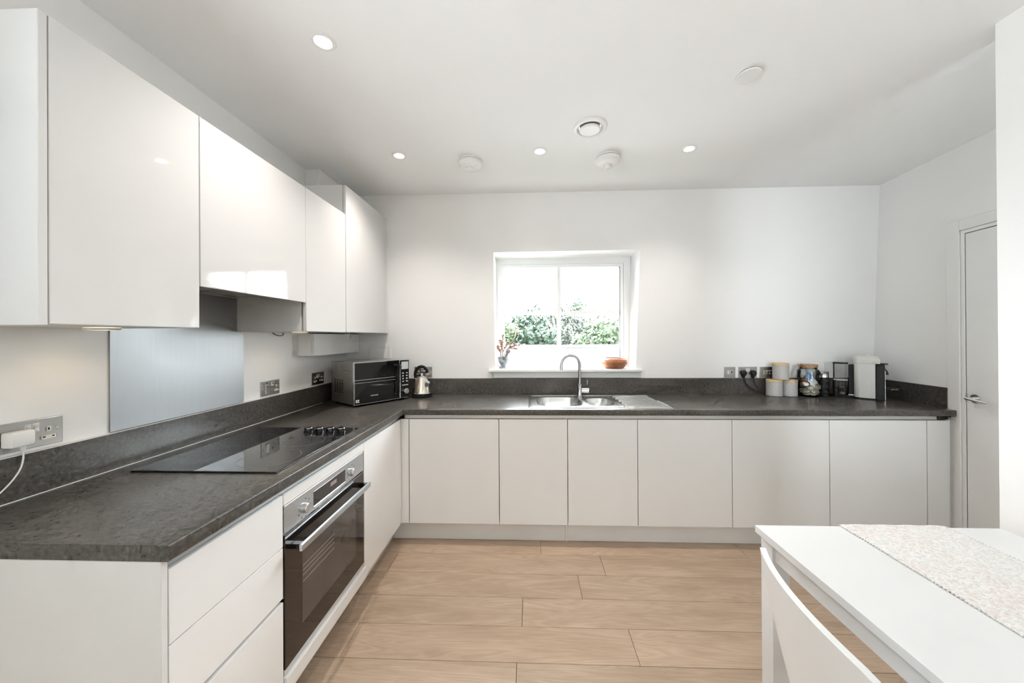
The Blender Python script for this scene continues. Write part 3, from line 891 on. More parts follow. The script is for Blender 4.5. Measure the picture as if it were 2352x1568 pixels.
# ================================================================== WALL CABINETS
XU = -1.16
ZU0, ZU1 = 1.4265, 2.177
def wall_cab(label, y0, y1, z0, z1, group='white gloss wall cabinets', dy0=None, dy1=None, cz0=None):
    t = thing('wall_cabinet', label, 'cabinet', (-1.35, (y0 + y1) / 2, z0), group=group)
    obj('carcass', B().box(XL + .001, y0 + .0005, cz0 or z0, XU - .030, y1 - .0005, z1, .0008), 'carcass', t)
    obj('cabinet_door', B().box(XU - .019, dy0 or y0 + .0015, z0, XU, dy1 or y1 - .0015, z1, .002, 2), 'gloss', t)
    return t
c1 = wall_cab('white gloss wall cabinet nearest the camera, left of the steel splashback', .795, 1.2085, ZU0, ZU1, dy0=.8145)
obj('end_panel', B().box(XL + .001, .7945, ZU0 - .003, XU, .8125, ZU1 + .001, .0015), 'gloss', c1)
c2 = wall_cab('short white gloss wall cabinet above the hob hiding the extractor', 1.2095, 1.8075, 1.574, ZU1, cz0=1.64)
obj('extractor_base', B().box(XL + .008, 1.225, 1.604, XU - .03, 1.793, 1.639, .003), 'steel', c2)
obj('grease_filter', B().box(XL + .05, 1.27, 1.6015, XU - .07, 1.50, 1.6038).box(XL + .05, 1.52, 1.6015, XU - .07, 1.75, 1.6038), 'rail', c2)
c3 = wall_cab('white gloss wall cabinet right of the hob cabinet, beside the tall corner one', 1.8085, 2.214, ZU0 - .003, ZU1)
c4 = wall_cab('tall white gloss wall cabinet in the corner reaching above its neighbours', 2.2165, 2.862, ZU0 - .002, 2.366)
obj('side_panel', B().box(XL + .001, 2.2150, ZU1 + .0005, XU - .02, 2.2163, 2.366), 'carcass', c4)
tag(obj('filler_panel', B().box(XU - .030, 2.8635, ZU0, XU - .012, 2.922, 2.366, .001), 'satin'), 'slim white filler between the tall corner wall cabinet and the window wall', 'filler panel')

# under-cabinet lights
def puck(label, x, y, z):
    t = thing('cabinet_light', label, 'light', (x, y, z - .008))
    obj('housing', B().lathe([(.042, .0078), (.042, .003), (.038, 0), (.032, 0), (.031, .002)], (0, 0, 0), 32), 'plastic', t, local=True)
    obj('lens', B().lathe([(.031, .0018), (0, .0012)], (0, 0, 0), 32), 'puck', t, local=True)
    l = bpy.data.lights.new('cabinet_light_lamp', 'SPOT'); l.energy = PUCK_W; l.color = (1.0, .72, .45); l.spot_size = 2.6; l.spot_blend = .6; l.shadow_soft_size = .03
    o = bpy.data.objects.new('cabinet_light_lamp', l); C.objects.link(o); o.parent = t; o.location = (0, 0, -.006)
puck('warm round light under the wall cabinet nearest the camera', -1.385, 1.10, ZU0 - .0005)
puck('warm round light under the wall cabinet right of the hob cabinet', -1.335, 2.02, ZU0 - .0035)

# ================================================================== SOCKETS AND SWITCHES
def wall_thing(name, label, cat, wall, a, z, group=None):
    """thing on a wall; local x right, y up, z out of the wall; origin at the plate's centre"""
    if wall == 'left': m = frame_mtx((XL + .0004, a, z), (0, 1, 0), (0, 0, 1), (1, 0, 0))
    else:
        up = Vector((0, -.05, 1)).normalized()
        m = frame_mtx((a, yw(z) - .0004, z), (1, 0, 0), up, Vector((1, 0, 0)).cross(up))
    t = thing(name, label, cat, m.translation, m.to_euler(), group)
    return t
def faceplate(t, w, h=.086):
    obj('faceplate', B().box(-w / 2, -h / 2, 0, w / 2, h / 2, .0045, .0016, 2), 'plate', t, local=True)
    obj('back_lip', B().box(-w / 2 - .0015, -h / 2 - .0015, 0, w / 2 + .0015, h / 2 + .0015, .0015), 'rail', t, local=True)
def screw(t, x, y=0):
    obj('screw', B().lathe([(0, .0060), (.0022, .0058), (.0034, .0045)], (x, y, 0), 14), 'chrome', t, local=True)
def rocker(t, x, y, w=.010, h=.021, surround=True, on=True):
    if surround: obj('rocker_surround', B().box(x - w / 2 - .003, y - h / 2 - .003, .0042, x + w / 2 + .003, y + h / 2 + .003, .0056, .001), 'cream', t, local=True)
    s_ = 1 if on else -1
    obj('rocker', B().raw([(x - w / 2, y - h / 2, .0050), (x + w / 2, y - h / 2, .0050), (x + w / 2, y + h / 2, .0050), (x - w / 2, y + h / 2, .0050),
                           (x - w / 2, y - h / 2, .0085 + s_ * .0025), (x + w / 2, y - h / 2, .0085 + s_ * .0025), (x + w / 2, y, .0078), (x - w / 2, y, .0078), (x + w / 2, y + h / 2, .0085 - s_ * .0015), (x - w / 2, y + h / 2, .0085 - s_ * .0015)],
                          [(0, 1, 5, 4), (4, 5, 6, 7), (7, 6, 8, 9), (2, 3, 9, 8), (1, 2, 8, 6, 5), (3, 0, 4, 7, 9), (3, 2, 1, 0)]), 'chrome', t, local=True, smooth=0)
def outlet(t, x, y=0):
    o = obj('socket_insert', B().box(x - .0058, y + .004, .0042, x + .0058, y + .019, .0053, .0022, 2).box(x - .0185, y - .019, .0042, x + .0185, y - .0075, .0053, .003, 2), 'cream', t, local=True)
    obj('pin_hole', B().box(x - .0022, y + .0075, .0052, x + .0022, y + .0155, .00545), 'dark', o, local=True)
    obj('pin_hole', B().box(x - .0142, y - .0152, .0052, x - .0078, y - .0112, .00545), 'dark', o, local=True)
    obj('pin_hole', B().box(x + .0078, y - .0152, .0052, x + .0142, y - .0112, .00545), 'dark', o, local=True)
def double_socket(label, wall, a, z, used=()):
    t = wall_thing('double_socket', label, 'socket', wall, a, z, 'nickel double sockets')
    faceplate(t, .146)
    for s_ in (-1, 1):
        outlet(t, s_ * .038, -.004)
        rocker(t, s_ * .0085, .018)
        screw(t, s_ * .060, .006)
    return t
double_socket('nickel double socket at the left image edge with a white charger in it', 'left', 1.037, 1.097)
double_socket('nickel double socket on the left wall half hidden by the microwave', 'left', 2.528, 1.094)
double_socket('nickel double socket on the window wall behind the kettle', 'back', -.882, 1.097)
double_socket('nickel double socket on the window wall holding two black plugs', 'back', 1.782, 1.089)
ck = wall_thing('cooker_switch', 'nickel cooker switch with one socket beside the splashback', 'switch', 'left', 2.052, 1.0935)
faceplate(ck, .150)
rocker(ck, -.030, -.004, .020, .046)
rocker(ck, .012, .020)
outlet(ck, .046, -.004)
screw(ck, -.062); screw(ck, .068)
obj('neon_window', B().box(-.036, .029, .0044, -.024, .033, .005), 'dark', ck, local=True)
obj('neon_window', B().box(.040, .030, .0044, .052, .034, .005), 'dark', ck, local=True)
sw = wall_thing('light_switch', 'square nickel two-gang switch left of the black plugs', 'switch', 'back', 1.640, 1.089)
faceplate(sw, .088)
for x_ in (-.012, .012): rocker(sw, x_, 0, .012, .024, on=x_ < 0)
screw(sw, 0, .031); screw(sw, 0, -.031)
s4 = wall_thing('light_switch', 'wide nickel four-gang switch behind the stacked canisters', 'switch', 'back', 1.952, 1.089)
faceplate(s4, .148)
for i in range(4): rocker(s4, -.034 + i * .0228, 0, .013, .024, on=i % 2 == 0)
screw(s4, -.060); screw(s4, .060)

# black plugs and their leads
def plug(label, x, pts):
    t = wall_thing('power_plug', label, 'plug', 'back', x, 1.080, 'black plugs')
    obj('plug_body', B().lathe([(0, .030), (.017, .030), (.024, .025), (.0255, .014), (.0235, .0056)], (0, .004, 0), 6, sx=1.0, sy=.95), 'black', t, local=True)
    obj('cable_grip', B().tube([(0, -.012, .016), (0, -.026, .017), (0, -.040, .018)], .006, 10, rs=[.012, .009, .0055]), 'black', t, local=True)
    o = tag(obj('power_lead', B().tube(spline(pts), .0036, 8), 'black'), label.replace('plug', 'lead').replace('black', 'thin black') + ', curving down to the worktop', 'cable', 'black leads')
    return t
plug('left black plug in the window wall socket', 1.744, [(1.744, 2.929, 1.042), (1.752, 2.921, 1.005), (1.790, 2.905, .962), (1.846, 2.886, .932), (1.878, 2.876, .9155)])
plug('right black plug in the window wall socket', 1.820, [(1.820, 2.929, 1.042), (1.826, 2.922, 1.002), (1.846, 2.910, .955), (1.868, 2.902, .925), (1.882, 2.898, .9145)])

# white phone charger
ch = wall_thing('usb_charger', 'cream white plug charger in the socket at the left image edge', 'charger', 'left', .998, 1.093)
obj('charger_block', B().box(-.029, -.022, .0056, .024, .024, .042, .006, 3), 'plastic', ch, local=True)
obj('cable_end', B().box(.000, -.038, .020, .012, -.0225, .028, .0025, 2), 'plastic', ch, local=True)
tag(obj('charging_cable', B().tube(spline([(XL + .0245, 1.004, 1.055), (XL + .026, 1.004, 1.034), (XL + .030, .995, 1.005), (XL + .036, .972, .975), (XL + .044, .935, .945), (XL + .06, .885, .916), (XL + .10, .86, .9128)]), .0021, 8), 'plastic'), 'thin white charging cable dangling from the charger onto the upstand', 'cable')

# bits hanging under the wall cabinets
tag(obj('hood_cable', B().tube(spline([(XL + .010, 2.062, 1.4215), (XL + .020, 2.075, 1.409), (XL + .024, 2.105, 1.403), (XL + .020, 2.140, 1.408), (XL + .010, 2.152, 1.4215)]), .0022, 6), 'black'), 'small loop of black cable peeping out below the wall cabinet right of the hob', 'cable')
tag(obj('white_cord', B().tube(spline([(-1.30, 2.52, 1.4235), (-1.299, 2.521, 1.40), (-1.303, 2.520, 1.385), (-1.308, 2.519, 1.374)]), .0016, 6), 'plastic'), 'short white cord end dangling under the tall corner wall cabinet', 'cord')
ap = wall_thing('access_panel', 'white square access panel on the window wall under the corner cabinet', 'panel', 'back', -1.257, 1.222)
obj('panel_frame', B().raw(*skirt(rrect(-.102, -.102, .102, .102, .012), 0, .004)).plate(rrect(-.102, -.102, .102, .102, .012), [rrect(-.080, -.080, .080, .080, .004)], .004), 'wall', ap, local=True)
obj('panel_door', B().box(-.0785, -.0785, .0005, .0785, .0785, .0032, .001), 'wall', ap, local=True)

# ================================================================== MICROWAVE
ma = math.atan2(.815, .58)
mw = thing('microwave_oven', 'steel microwave with a dark mirror door angled across the corner', 'microwave', (-1.190, 2.368, ZT + .001), (0, 0, ma))
MW, MD, MH, MZ = .446, .325, .292, .014
obj('casing', B().box(.002, .022, MZ, MW - .002, MD, MZ + MH, .003, 1), 'casing', mw, local=True)
obj('front_frame', B().box(0, .003, MZ - .002, MW, .0215, MZ + MH + .001, .002), 'steel', mw, local=True)
dr = obj('oven_door', B().box(.004, -.004, MZ + .004, MW - .093, .0028, MZ + MH - .004, .0015), 'glassblack', mw, local=True)
obj('door_border', B().box(.001, -.0035, MZ, MW - .0905, .0026, MZ + .0038).box(.001, -.0035, MZ + MH - .0038, MW - .0905, .0026, MZ + MH - .0002).box(.001, -.0035, MZ + .0038, .0038, .0026, MZ + MH - .0038), 'chrome', dr, local=True)
obj('rack_reflection_line', B().box(.006, -.0046, MZ + .168, MW - .125, -.0041, MZ + .1705).box(.006, -.0046, MZ + .148, MW - .125, -.0041, MZ + .150), 'rail', dr, local=True)  # painted reflection of the draining board's lines in the door glass
hx = MW - .116
h_ = obj('door_handle', B().box(hx - .006, -.034, MZ + .026, hx + .006, -.024, MZ + MH - .026, .003, 2), 'blackgloss', dr, local=True)
for z_ in (MZ + .036, MZ + MH - .036):
    obj('handle_post', B().cyl((hx, -.024, z_), (hx, -.0042, z_), .0065), 'chrome', h_, local=True)
    obj('handle_stud', B().cyl((hx + .016, -.014, z_), (hx + .016, -.0042, z_), .0075), 'chrome', h_, local=True)
obj('door_strip', B().box(MW - .0900, -.006, MZ + .002, MW - .079, .0026, MZ + MH - .002, .001), 'chrome', mw, local=True)
cpn = obj('control_panel', B().box(MW - .078, -.004, MZ + .004, MW - .004, .0028, MZ + MH - .004, .001), 'glassblack', mw, local=True)
obj('lcd_screen', B().box(MW - .072, -.0046, MZ + MH - .072, MW - .010, -.0041, MZ + MH - .014), 'screenglow', cpn, local=True)
for r_ in range(4):
    for c_ in range(2):
        cx, cz = MW - .058 + c_ * .034, MZ + .190 - r_ * .021
        obj('button', B().box(cx - .007, -.0047, cz - .004, cx + .007, -.0041, cz + .004, .0002), 'print', cpn, local=True)
obj('button', B().box(MW - .068, -.006, MZ + .094, MW - .012, -.0041, MZ + .102, .0005), 'rail', cpn, local=True)
obj('control_dial', B().lathe([(0, .024), (.019, .024), (.0215, .021), (.0225, 0)], mtx=Matrix.Translation((MW - .040, -.0041, MZ + .052)) @ Matrix.Rotation(PI / 2, 4, 'X')), 'chrome', mw, local=True)
for r_ in range(8):
    for c_ in range(4):
        yy, zz = .150 + c_ * .034, MZ + .072 + r_ * .0125
        obj('vent_slot', B().box(.0010, yy, zz, .0024, yy + .022, zz + .0062), 'dark', mw, local=True)
for x_ in (.03, MW - .03):
    for y_ in (.05, MD - .05):
        obj('foot', B().cyl((x_, y_, 0), (x_, y_, MZ + .001), .016), 'black', mw, local=True)
text('door_logo', 'KENWOOD', .011, WM[mw.name] @ Matrix.Translation((.150, -.0043, MZ + .052)) @ Matrix.Rotation(PI / 2, 4, 'X'), 'print', mw)
obj('corner_mark', B().box(.012, -.0046, MZ + .016, .020, -.0041, MZ + .036).box(.023, -.0046, MZ + .026, .036, -.0041, MZ + .036).box(.023, -.0046, MZ + .016, .036, -.0041, MZ + .022), 'print', mw, local=True)

# ================================================================== KETTLE
kt = thing('electric_kettle', 'pyramid-shaped steel kettle with a black arched handle beside the microwave', 'kettle', (-.862, 2.832, ZT + .0005))
obj('power_base', B().lathe([(0, 0), (.078, 0), (.086, .004), (.086, .010), (.080, .0145), (0, .0145)], seg=48), 'black', kt, local=True)
obj('body', B().lathe([(.077, .034), (.0765, .038), (.068, .070), (.056, .108), (.046, .136), (.040, .150), (.0385, .154), (0, .155)], seg=48), 'kettlesteel', kt, local=True)
obj('body_skirt', B().lathe([(.078, .015), (.0805, .020), (.0795, .028), (.0775, .0338)], seg=48), 'black', kt, local=True)
obj('body_band', B().lathe([(.0797, .0285), (.0802, .031), (.0780, .0345)], seg=48), 'chrome', kt, local=True)
obj('lid', B().lathe([(.036, .1552), (.034, .160), (.022, .165), (.008, .1665), (.008, .174), (.011, .178), (.009, .185), (0, .187)], seg=32), 'chrome', kt, local=True)
hp = [(-.050, 0, .150), (-.054, 0, .180), (-.048, 0, .208), (-.030, 0, .232), (-.004, 0, .242), (.020, 0, .236), (.038, 0, .218), (.048, 0, .192)]
obj('handle', B().tube(spline(hp, 5), .0115, 12), 'black', kt, local=True)
obj('handle_mount', B().tube([(-.044, 0, .132), (-.050, 0, .150)], .008, 10).tube([(.048, 0, .192), (.046, 0, .165), (.036, 0, .142)], .006, 10), 'chrome', kt, local=True)
obj('spout', B().cyl((.046, -.030, .094), (.062, -.042, .122), .019, .0165, 20), 'rail_dark', kt, local=True)
obj('lid_lever', B().tube([(-.046, 0, .168), (-.026, 0, .174), (-.010, 0, .178)], .005, 8), 'black', kt, local=True)

# ================================================================== WINDOW SILL THINGS
ZS = 1.1198
mo = thing('mortar', 'grey marble mortar on the left of the window sill', 'mortar', (-.212, 3.015, ZS))
obj('cup', B().lathe([(0, .0), (.036, 0), (.037, .010), (.030, .016), (.026, .026), (.030, .036), (.040, .052), (.045, .075), (.0455, .098), (.043, .100), (.040, .098), (.036, .070), (.020, .054), (0, .050)], seg=40), 'stone', mo, local=True)
tag(obj('pestle', B().tube([(-.204, 3.010, ZS + .062), (-.186, 3.004, ZS + .108), (-.164, 2.996, ZS + .148), (-.156, 2.993, ZS + .160)], .013, 14, rs=[.009, .012, .0165, .0145]), 'stone'), 'grey stone pestle leaning in the mortar', 'pestle')
jp = thing('jade_plant', 'small red-tipped succulent growing up out of the mortar', 'plant', (-.218, 3.022, ZS + .055))
stems = [[(-.232, 3.020, ZS + .055), (-.236, 3.022, ZS + .13), (-.252, 3.026, ZS + .16), (-.256, 3.030, ZS + .19)],
         [(-.220, 3.024, ZS + .055), (-.218, 3.026, ZS + .14), (-.224, 3.030, ZS + .20), (-.214, 3.030, ZS + .275)],
         [(-.210, 3.018, ZS + .055), (-.205, 3.016, ZS + .11), (-.175, 3.015, ZS + .155), (-.130, 3.012, ZS + .185), (-.085, 3.010, ZS + .195)],
         [(-.218, 3.026, ZS + .14), (-.196, 3.028, ZS + .175), (-.170, 3.03, ZS + .225)],
         [(-.175, 3.015, ZS + .155), (-.148, 3.016, ZS + .200), (-.120, 3.018, ZS + .228)],
         [(-.236, 3.022, ZS + .13), (-.228, 3.024, ZS + .18), (-.240, 3.026, ZS + .235)],
         [(-.150, 3.013, ZS + .170), (-.120, 3.008, ZS + .165), (-.095, 3.004, ZS + .160)]]
sb = B(); lf = B()
for st in stems:
    sp = spline(st, 6)
    sb.tube(sp, .003, 6, rs=[.0042 - .0026 * i / len(sp) for i in range(len(sp))])
    for i, p in enumerate(sp):
        if i < len(sp) * .42: continue
        for _ in range(3):
            d = Vector((rnd.uniform(-1, 1), rnd.uniform(-1, 1), rnd.uniform(-.3, 1))).normalized()
            q = Vector((0, 0, 1)).rotation_difference(d).to_matrix()
            lf.sphere(p + d * .009, .0062, (.75, .35, 1.25), 6, 4, q)
obj('stem', sb, 'stem', jp)
obj('foliage', lf, 'jade', jp, kind='stuff')
wb_ = thing('wooden_bowl', 'reddish brown turned wooden bowl on the right of the window sill', 'bowl', (.722, 3.005, ZS))
obj('bowl', B().lathe([(0, .0), (.068, 0), (.090, .014), (.108, .036), (.1135, .055), (.108, .072), (.092, .084), (.084, .086), (.082, .083), (.098, .070), (.102, .054), (.090, .030), (.060, .012), (0, .009)], seg=56), 'bowlwood', wb_, local=True)
patch_m = wood_mat('bowl_inlay_wood', (.13, .055, .025), (.26, .115, .055), (3, 26, 3), .3)
obj('inlay', B().sphere((-.004, -.0885, .040), .030, (1, .55, .62), 14, 10), patch_m, wb_, local=True)

# ================================================================== CANISTERS, JAR, COFFEE THINGS
cn = None
for lab, x, y, z, rz in (('lower left patterned canister with a bamboo lid, nearest the black leads', 1.942, 2.872, ZT + .0006, .4),
                         ('lower right patterned canister with a bamboo lid, beside the glass jar', 2.0545, 2.870, ZT + .0006, 1.7),
                         ('upper patterned canister standing on the two lower ones', 1.992, 2.871, ZT + .1305, 2.9)):
    if cn is None:
        cn = thing('canister', lab, 'canister', (x, y, z), (0, 0, rz), 'patterned canisters')
        obj('pot', B().lathe([(0, 0), (.050, 0), (.0545, .003), (.0545, .110), (.053, .112)], seg=48, uv=True), 'rosette', cn, local=True)
        obj('lid', B().lathe([(.050, .1122), (.0552, .1126), (.0552, .127), (.0545, .129), (0, .129)], seg=48), 'bamboo', cn, local=True)
    else:
        dup(cn, lab, (x, y, z), (0, 0, rz))
JX, JY = 2.196, 2.862
JS = .885
jr = thing('glass_jar', 'clear glass jar with a wooden lid filled with coffee capsules', 'jar', (JX, JY, ZT + .0006))
obj('jar_body', B().lathe([(r_ * JS, z_) for r_, z_ in [(0, .004), (.070, .004), (.078, .010), (.080, .018), (.080, .195), (.076, .206), (.066, .213), (.064, .224)]], seg=48), 'jarglass', jr, local=True)
obj('jar_base', B().lathe([(r_ * JS, z_) for r_, z_ in [(0, 0), (.070, 0), (.079, .008), (.076, .0085), (0, .0038)]], seg=48), 'jarglass', jr, local=True)
obj('lid', B().lathe([(r_ * JS, z_) for r_, z_ in [(0, .2265), (.066, .2265), (.0685, .230), (.0685, .246), (.066, .249), (0, .249)]], seg=48), 'acacia', jr, local=True)
obj('seal', B().lathe([(r_ * JS, z_) for r_, z_ in [(.058, .214), (.0635, .214), (.0635, .226), (.058, .226)]], seg=40), 'jarglass', jr, local=True)
capme = {}
def capsule(kind, lab, p, axis, r=.0275, h=.026):
    key = (kind, r)
    t = thing('coffee_capsule', lab, 'capsule', (JX + p[0] * JS, JY + p[1] * JS, ZT + p[2]), Vector((0, 0, 1)).rotation_difference(Vector(axis).normalized()).to_euler(), 'coffee capsules in the jar')
    mt = {'cream': 'capcream', 'foil': 'capfoil', 'orange': 'caporange', 'dark': 'plate'}[kind]
    if key not in capme:
        a = obj('shell', B().lathe([(r * 1.08, 0), (r * .98, .002), (r * .93, h * .35), (r * .78, h * .72), (r * .48, h * .95), (0, h)], seg=20), mt, t, local=True)
        f = obj('foil_lid', B().lathe([(r * 1.08, -.0004), (r * .9, -.0022), (0, -.0026)], seg=20), 'capfoil', t, local=True)
        capme[key] = (a, f)
    else:
        for s_ in capme[key]:
            c_ = s_.copy(); C.objects.link(c_); c_.parent = t
G = 'cream coffee capsule lying dome up at the bottom of the glass jar'
for i in range(5):
    a = -PI / 2 + (i - 2) * .95
    capsule('cream', ('cream capsule at the very bottom of the glass jar, ' + ['leftmost', 'left of the middle', 'in the middle', 'right of the middle', 'rightmost'][i]), (.047 * math.cos(a), .047 * math.sin(a), .036), (.4 * math.cos(a), .9 * math.sin(a), .55 + .1 * i % .3))
capsule('cream', 'cream capsule in the second layer of the glass jar, left', (-.018, -.040, .066), (-.2, -1, .25))
capsule('cream', 'cream capsule in the second layer of the glass jar, right', (.040, -.034, .078), (.5, -.9, .4), .030)
capsule('cream', 'cream capsule hidden in the middle of the glass jar', (.010, .030, .075), (0, .3, 1))
capsule('dark', 'grey capsule against the left side of the glass jar', (-.046, -.030, .096), (-.5, -1, .2), .030)
capsule('foil', 'silver-lidded capsule facing out of the middle of the glass jar', (.004, -.044, .104), (.1, 1, -.25), .033)
capsule('foil', 'silver-lidded capsule near the right side of the glass jar', (.034, -.014, .122), (-.3, 1, -.5), .026)
capsule('orange', 'orange capsule at the left of the blue foil packet in the jar', (-.046, -.012, .128), (-.4, -1, .3), .020)
bf = B().prism([(-.030, -.018), (-.012, -.034), (.020, -.034), (.034, -.012), (.024, .026), (-.014, .034)], -.004, .004, .002)
tag(obj('foil_packet', B()._add(bf.bm, Matrix.Translation((JX - .012, JY - .020, ZT + .155)) @ Matrix.Rotation(1.25, 4, 'X') @ Matrix.Rotation(-.5, 4, 'Z')), 'capblue'), 'blue patterned foil packet on top of the capsules in the jar', 'packet')

# milk frother
fr = thing('milk_frother', 'black ribbed milk frother with a steel collar right of the glass jar', 'frother', (2.322, 2.874, ZT + .0006))
FS = .86
obj('base', B().lathe([(r_ * FS, z_) for r_, z_ in [(0, 0), (.044, 0), (.046, .004), (.046, .014), (.042, .018), (0, .018)]], seg=40), 'black', fr, local=True)
prof = [(.0385, .0185)]
for i in range(26):
    z_ = .020 + i * .0047
    prof += [(.0392, z_), (.0405, z_ + .0012), (.0405, z_ + .0030), (.0392, z_ + .0042)]
prof += [(.0385, .146), (0, .1462)]
obj('ribbed_sleeve', B().lathe([(r_ * FS, z_) for r_, z_ in prof], seg=36), 'rubber', fr, local=True)
obj('steel_collar', B().lathe([(r_ * FS, z_) for r_, z_ in [(.0392, .1464), (.0385, .152), (.0372, .178), (.0385, .182)]], seg=40), 'steel', fr, local=True)
obj('lid', B().lathe([(r_ * FS, z_) for r_, z_ in [(.0388, .1825), (.0388, .188), (.036, .191), (0, .192)]], seg=40), 'tankglass', fr, local=True)
obj('start_button', B().lathe([(0, .0024), (.006, .0024), (.007, 0)], mtx=Matrix.Translation((.008, -.0405, .058)) @ Matrix.Rotation(PI / 2, 4, 'X'), seg=20), 'blackgloss', fr, local=True)

# coffee machine: local +x = front, turned towards the room; origin under the body
cm = thing('coffee_machine', 'white and black pod coffee machine with a clear tank beside the door wall', 'coffee machine', (2.535, 2.765, ZT + .0006), (0, 0, -.74))
body_poly = [(.056, .066)]
for i in range(9):
    a = PI / 2 + PI / 2 * i / 8
    body_poly.append((-.028 + .030 * math.cos(a), .036 + .030 * math.sin(a)))
for i in range(9):
    a = PI + PI / 2 * i / 8
    body_poly.append((-.028 + .030 * math.cos(a), -.038 + .030 * math.sin(a)))
body_poly += [(0.0, -.0705), (.030, -.0715), (.056, -.070)]
obj('body_shell', B().prism(body_poly, .010, .2635, .002, 1), 'coffeewhite', cm, local=True, smooth=50)
obj('base', B().prism([(x * .97, y * .96) for x, y in body_poly], 0, .0098), 'black', cm, local=True)
# domed head
hb_ = B()
rows = []
for s_, z_ in ((1.0, .2645), (1.0, .284), (.98, .298), (.90, .312), (.70, .322), (.34, .3275)):
    rows.append(([(.014 + (x * (1.10 if x < 0 else 1.42) - .014) * s_, y * s_) for x, y in body_poly], z_))
for (pa, za), (pb, zb) in zip(rows[:-1], rows[1:]): hb_.raw(*skirt(pa, za, zb, pb))
hb_.raw([(x, y, rows[-1][1]) for x, y in rows[-1][0]], [tuple(range(len(body_poly)))])
hb_.raw([(x, y, rows[0][1]) for x, y in rows[0][0]], [tuple(range(len(body_poly)))])
hd_ = obj('head', hb_, 'coffeewhite', cm, local=True, smooth=60)
obj('head_button', B().lathe([(.018, 0), (.017, .004), (0, .005)], (.020, 0, .3272), 24), 'chrome', hd_, local=True)
obj('front_column', B().box(.0568, -.066, .0, .104, .060, .2595, .004, 1), 'black', cm, local=True)
obj('column_edge_strip', B().box(.1045, -.0600, .005, .1065, -.0560, .215), 'chrome', cm, local=True)
obj('head_lip', B().box(.057, -.062, .2600, .122, .062, .2643, .001), 'black', cm, local=True)
so = B()
sp_ = [(.0, 0)] + [(.034 * math.sin(PI / 2 * i / 8), .052 * math.cos(PI / 2 * i / 8)) for i in range(9)]
vs = [(.090 + x, -.034, .186 + z) for x, z in sp_] + [(.090 + x, .030, .186 + z) for x, z in sp_]
n_ = len(sp_)
so.raw(vs, [(i, (i + 1) % n_, n_ + (i + 1) % n_, n_ + i) for i in range(n_)] + [tuple(range(n_))[::-1], tuple(range(n_, 2 * n_))])
obj('spout', so, 'blackgloss', cm, local=True)
tr_ = []
for i in range(13):
    a = -PI / 2 + PI * i / 12
    tr_.append((.138 + .044 * math.cos(a), .058 * math.sin(a)))
tray = obj('drip_tray', B().prism([(.1048, -.058)] + tr_ + [(.1048, .058)], .076, .092, .003), 'black', cm, local=True)
tm = WM[cm.name] @ Matrix.Translation((.152, -.0560, .084)) @ Matrix.Rotation(.30, 4, 'Z') @ Matrix.Rotation(PI / 2, 4, 'X')
text('tray_logo', 'KRUPS', .0125, tm @ Matrix.Translation((0, 0, .0015)), 'print', cm)
text('head_logo', 'NESPRESSO', .0060, WM[cm.name] @ Matrix.Translation((.052, -.0718, .273)) @ Matrix.Rotation(PI / 2, 4, 'X'), 'printdark', cm)
obj('rear_spine', B().box(-.088, -.030, .0265, -.0590, .045, .250, .003), 'black', cm, local=True)
obj('base_foot', B().box(-.178, -.048, 0, -.060, .050, .0155, .002), 'black', cm, local=True)
obj('foot_trim', B().box(-.0885, -.0480, .018, -.0600, -.0310, .026), 'coffeewhite', cm, local=True)
tk = obj('water_tank', B().prism(rrect(-.176, -.046, -.0925, .046, .020), .0160, .254, .002), 'tankglass', cm, local=True)
obj('tank_lid', B().prism(rrect(-.178, -.048, -.0905, .048, .022), .2545, .263, .002), 'black', tk, local=True)
obj('tank_rim', B().prism(rrect(-.1775, -.0475, -.0910, .0475, .021), .128, .133, .001), 'plastic', tk, local=True)
obj('tank_bracket', B().lathe([(.016, .0), (.016, .050), (.013, .066), (.006, .076), (0, .078)], (-.160, -.066, .001), 20), 'black', cm, local=True)
text('tank_logo', 'NESPRESSO', .0060, WM[cm.name] @ Matrix.Translation((-.150, -.0466, .196)) @ Matrix.Rotation(PI / 2, 4, 'X'), 'printdark', cm)

# ================================================================== CEILING THINGS
def downlight(label, x, y):
    t = thing('downlight', label, 'downlight', (x, y, ZC), group='ceiling downlights')
    obj('bezel', B().lathe([(.0455, -.0005), (.0455, -.003), (.042, -.005), (.034, -.0045), (.030, -.0015), (.027, -.0008)], (0, 0, 0), 40), 'trim', t, local=True)
    obj('lens', B().lathe([(.0272, -.0012), (.020, -.0016), (0, -.002)], (0, 0, 0), 32), 'lamp', t, local=True)
    l = bpy.data.lights.new('downlight_lamp', 'SPOT'); l.energy = SPOT_W; l.color = WARM; l.spot_size = 2.2; l.spot_blend = 1.0; l.shadow_soft_size = .02
    o = bpy.data.objects.new('downlight_lamp', l); C.objects.link(o); o.parent = t; o.location = (0, 0, -.012)
downlight('lit ceiling downlight nearest the camera, above the hob', -.802, 1.364)
downlight('lit ceiling downlight above the inner corner, left of the smoke alarm', -.822, 2.243)
downlight('lit ceiling downlight between the two alarms', .081, 2.234)
downlight('lit ceiling downlight to the right of the heat alarm', 1.014, 2.249)
cb = thing('ceiling_cover', 'round white blanking plate on the ceiling above the table', 'cover plate', (.997, 1.621, ZC))
obj('disc', B().lathe([(.046, -.002), (.050, -.006), (.049, -.010), (0, -.0115)], (0, 0, 0), 40), 'trim', cb, local=True)
obj('rear_gap', B().lathe([(.044, -.0001), (.044, -.003)], (0, 0, 0), 40), 'dark', cb, local=True)
ev = thing('extract_valve', 'round white extractor valve in the middle of the ceiling', 'ceiling vent', (.353, 1.992, ZC))
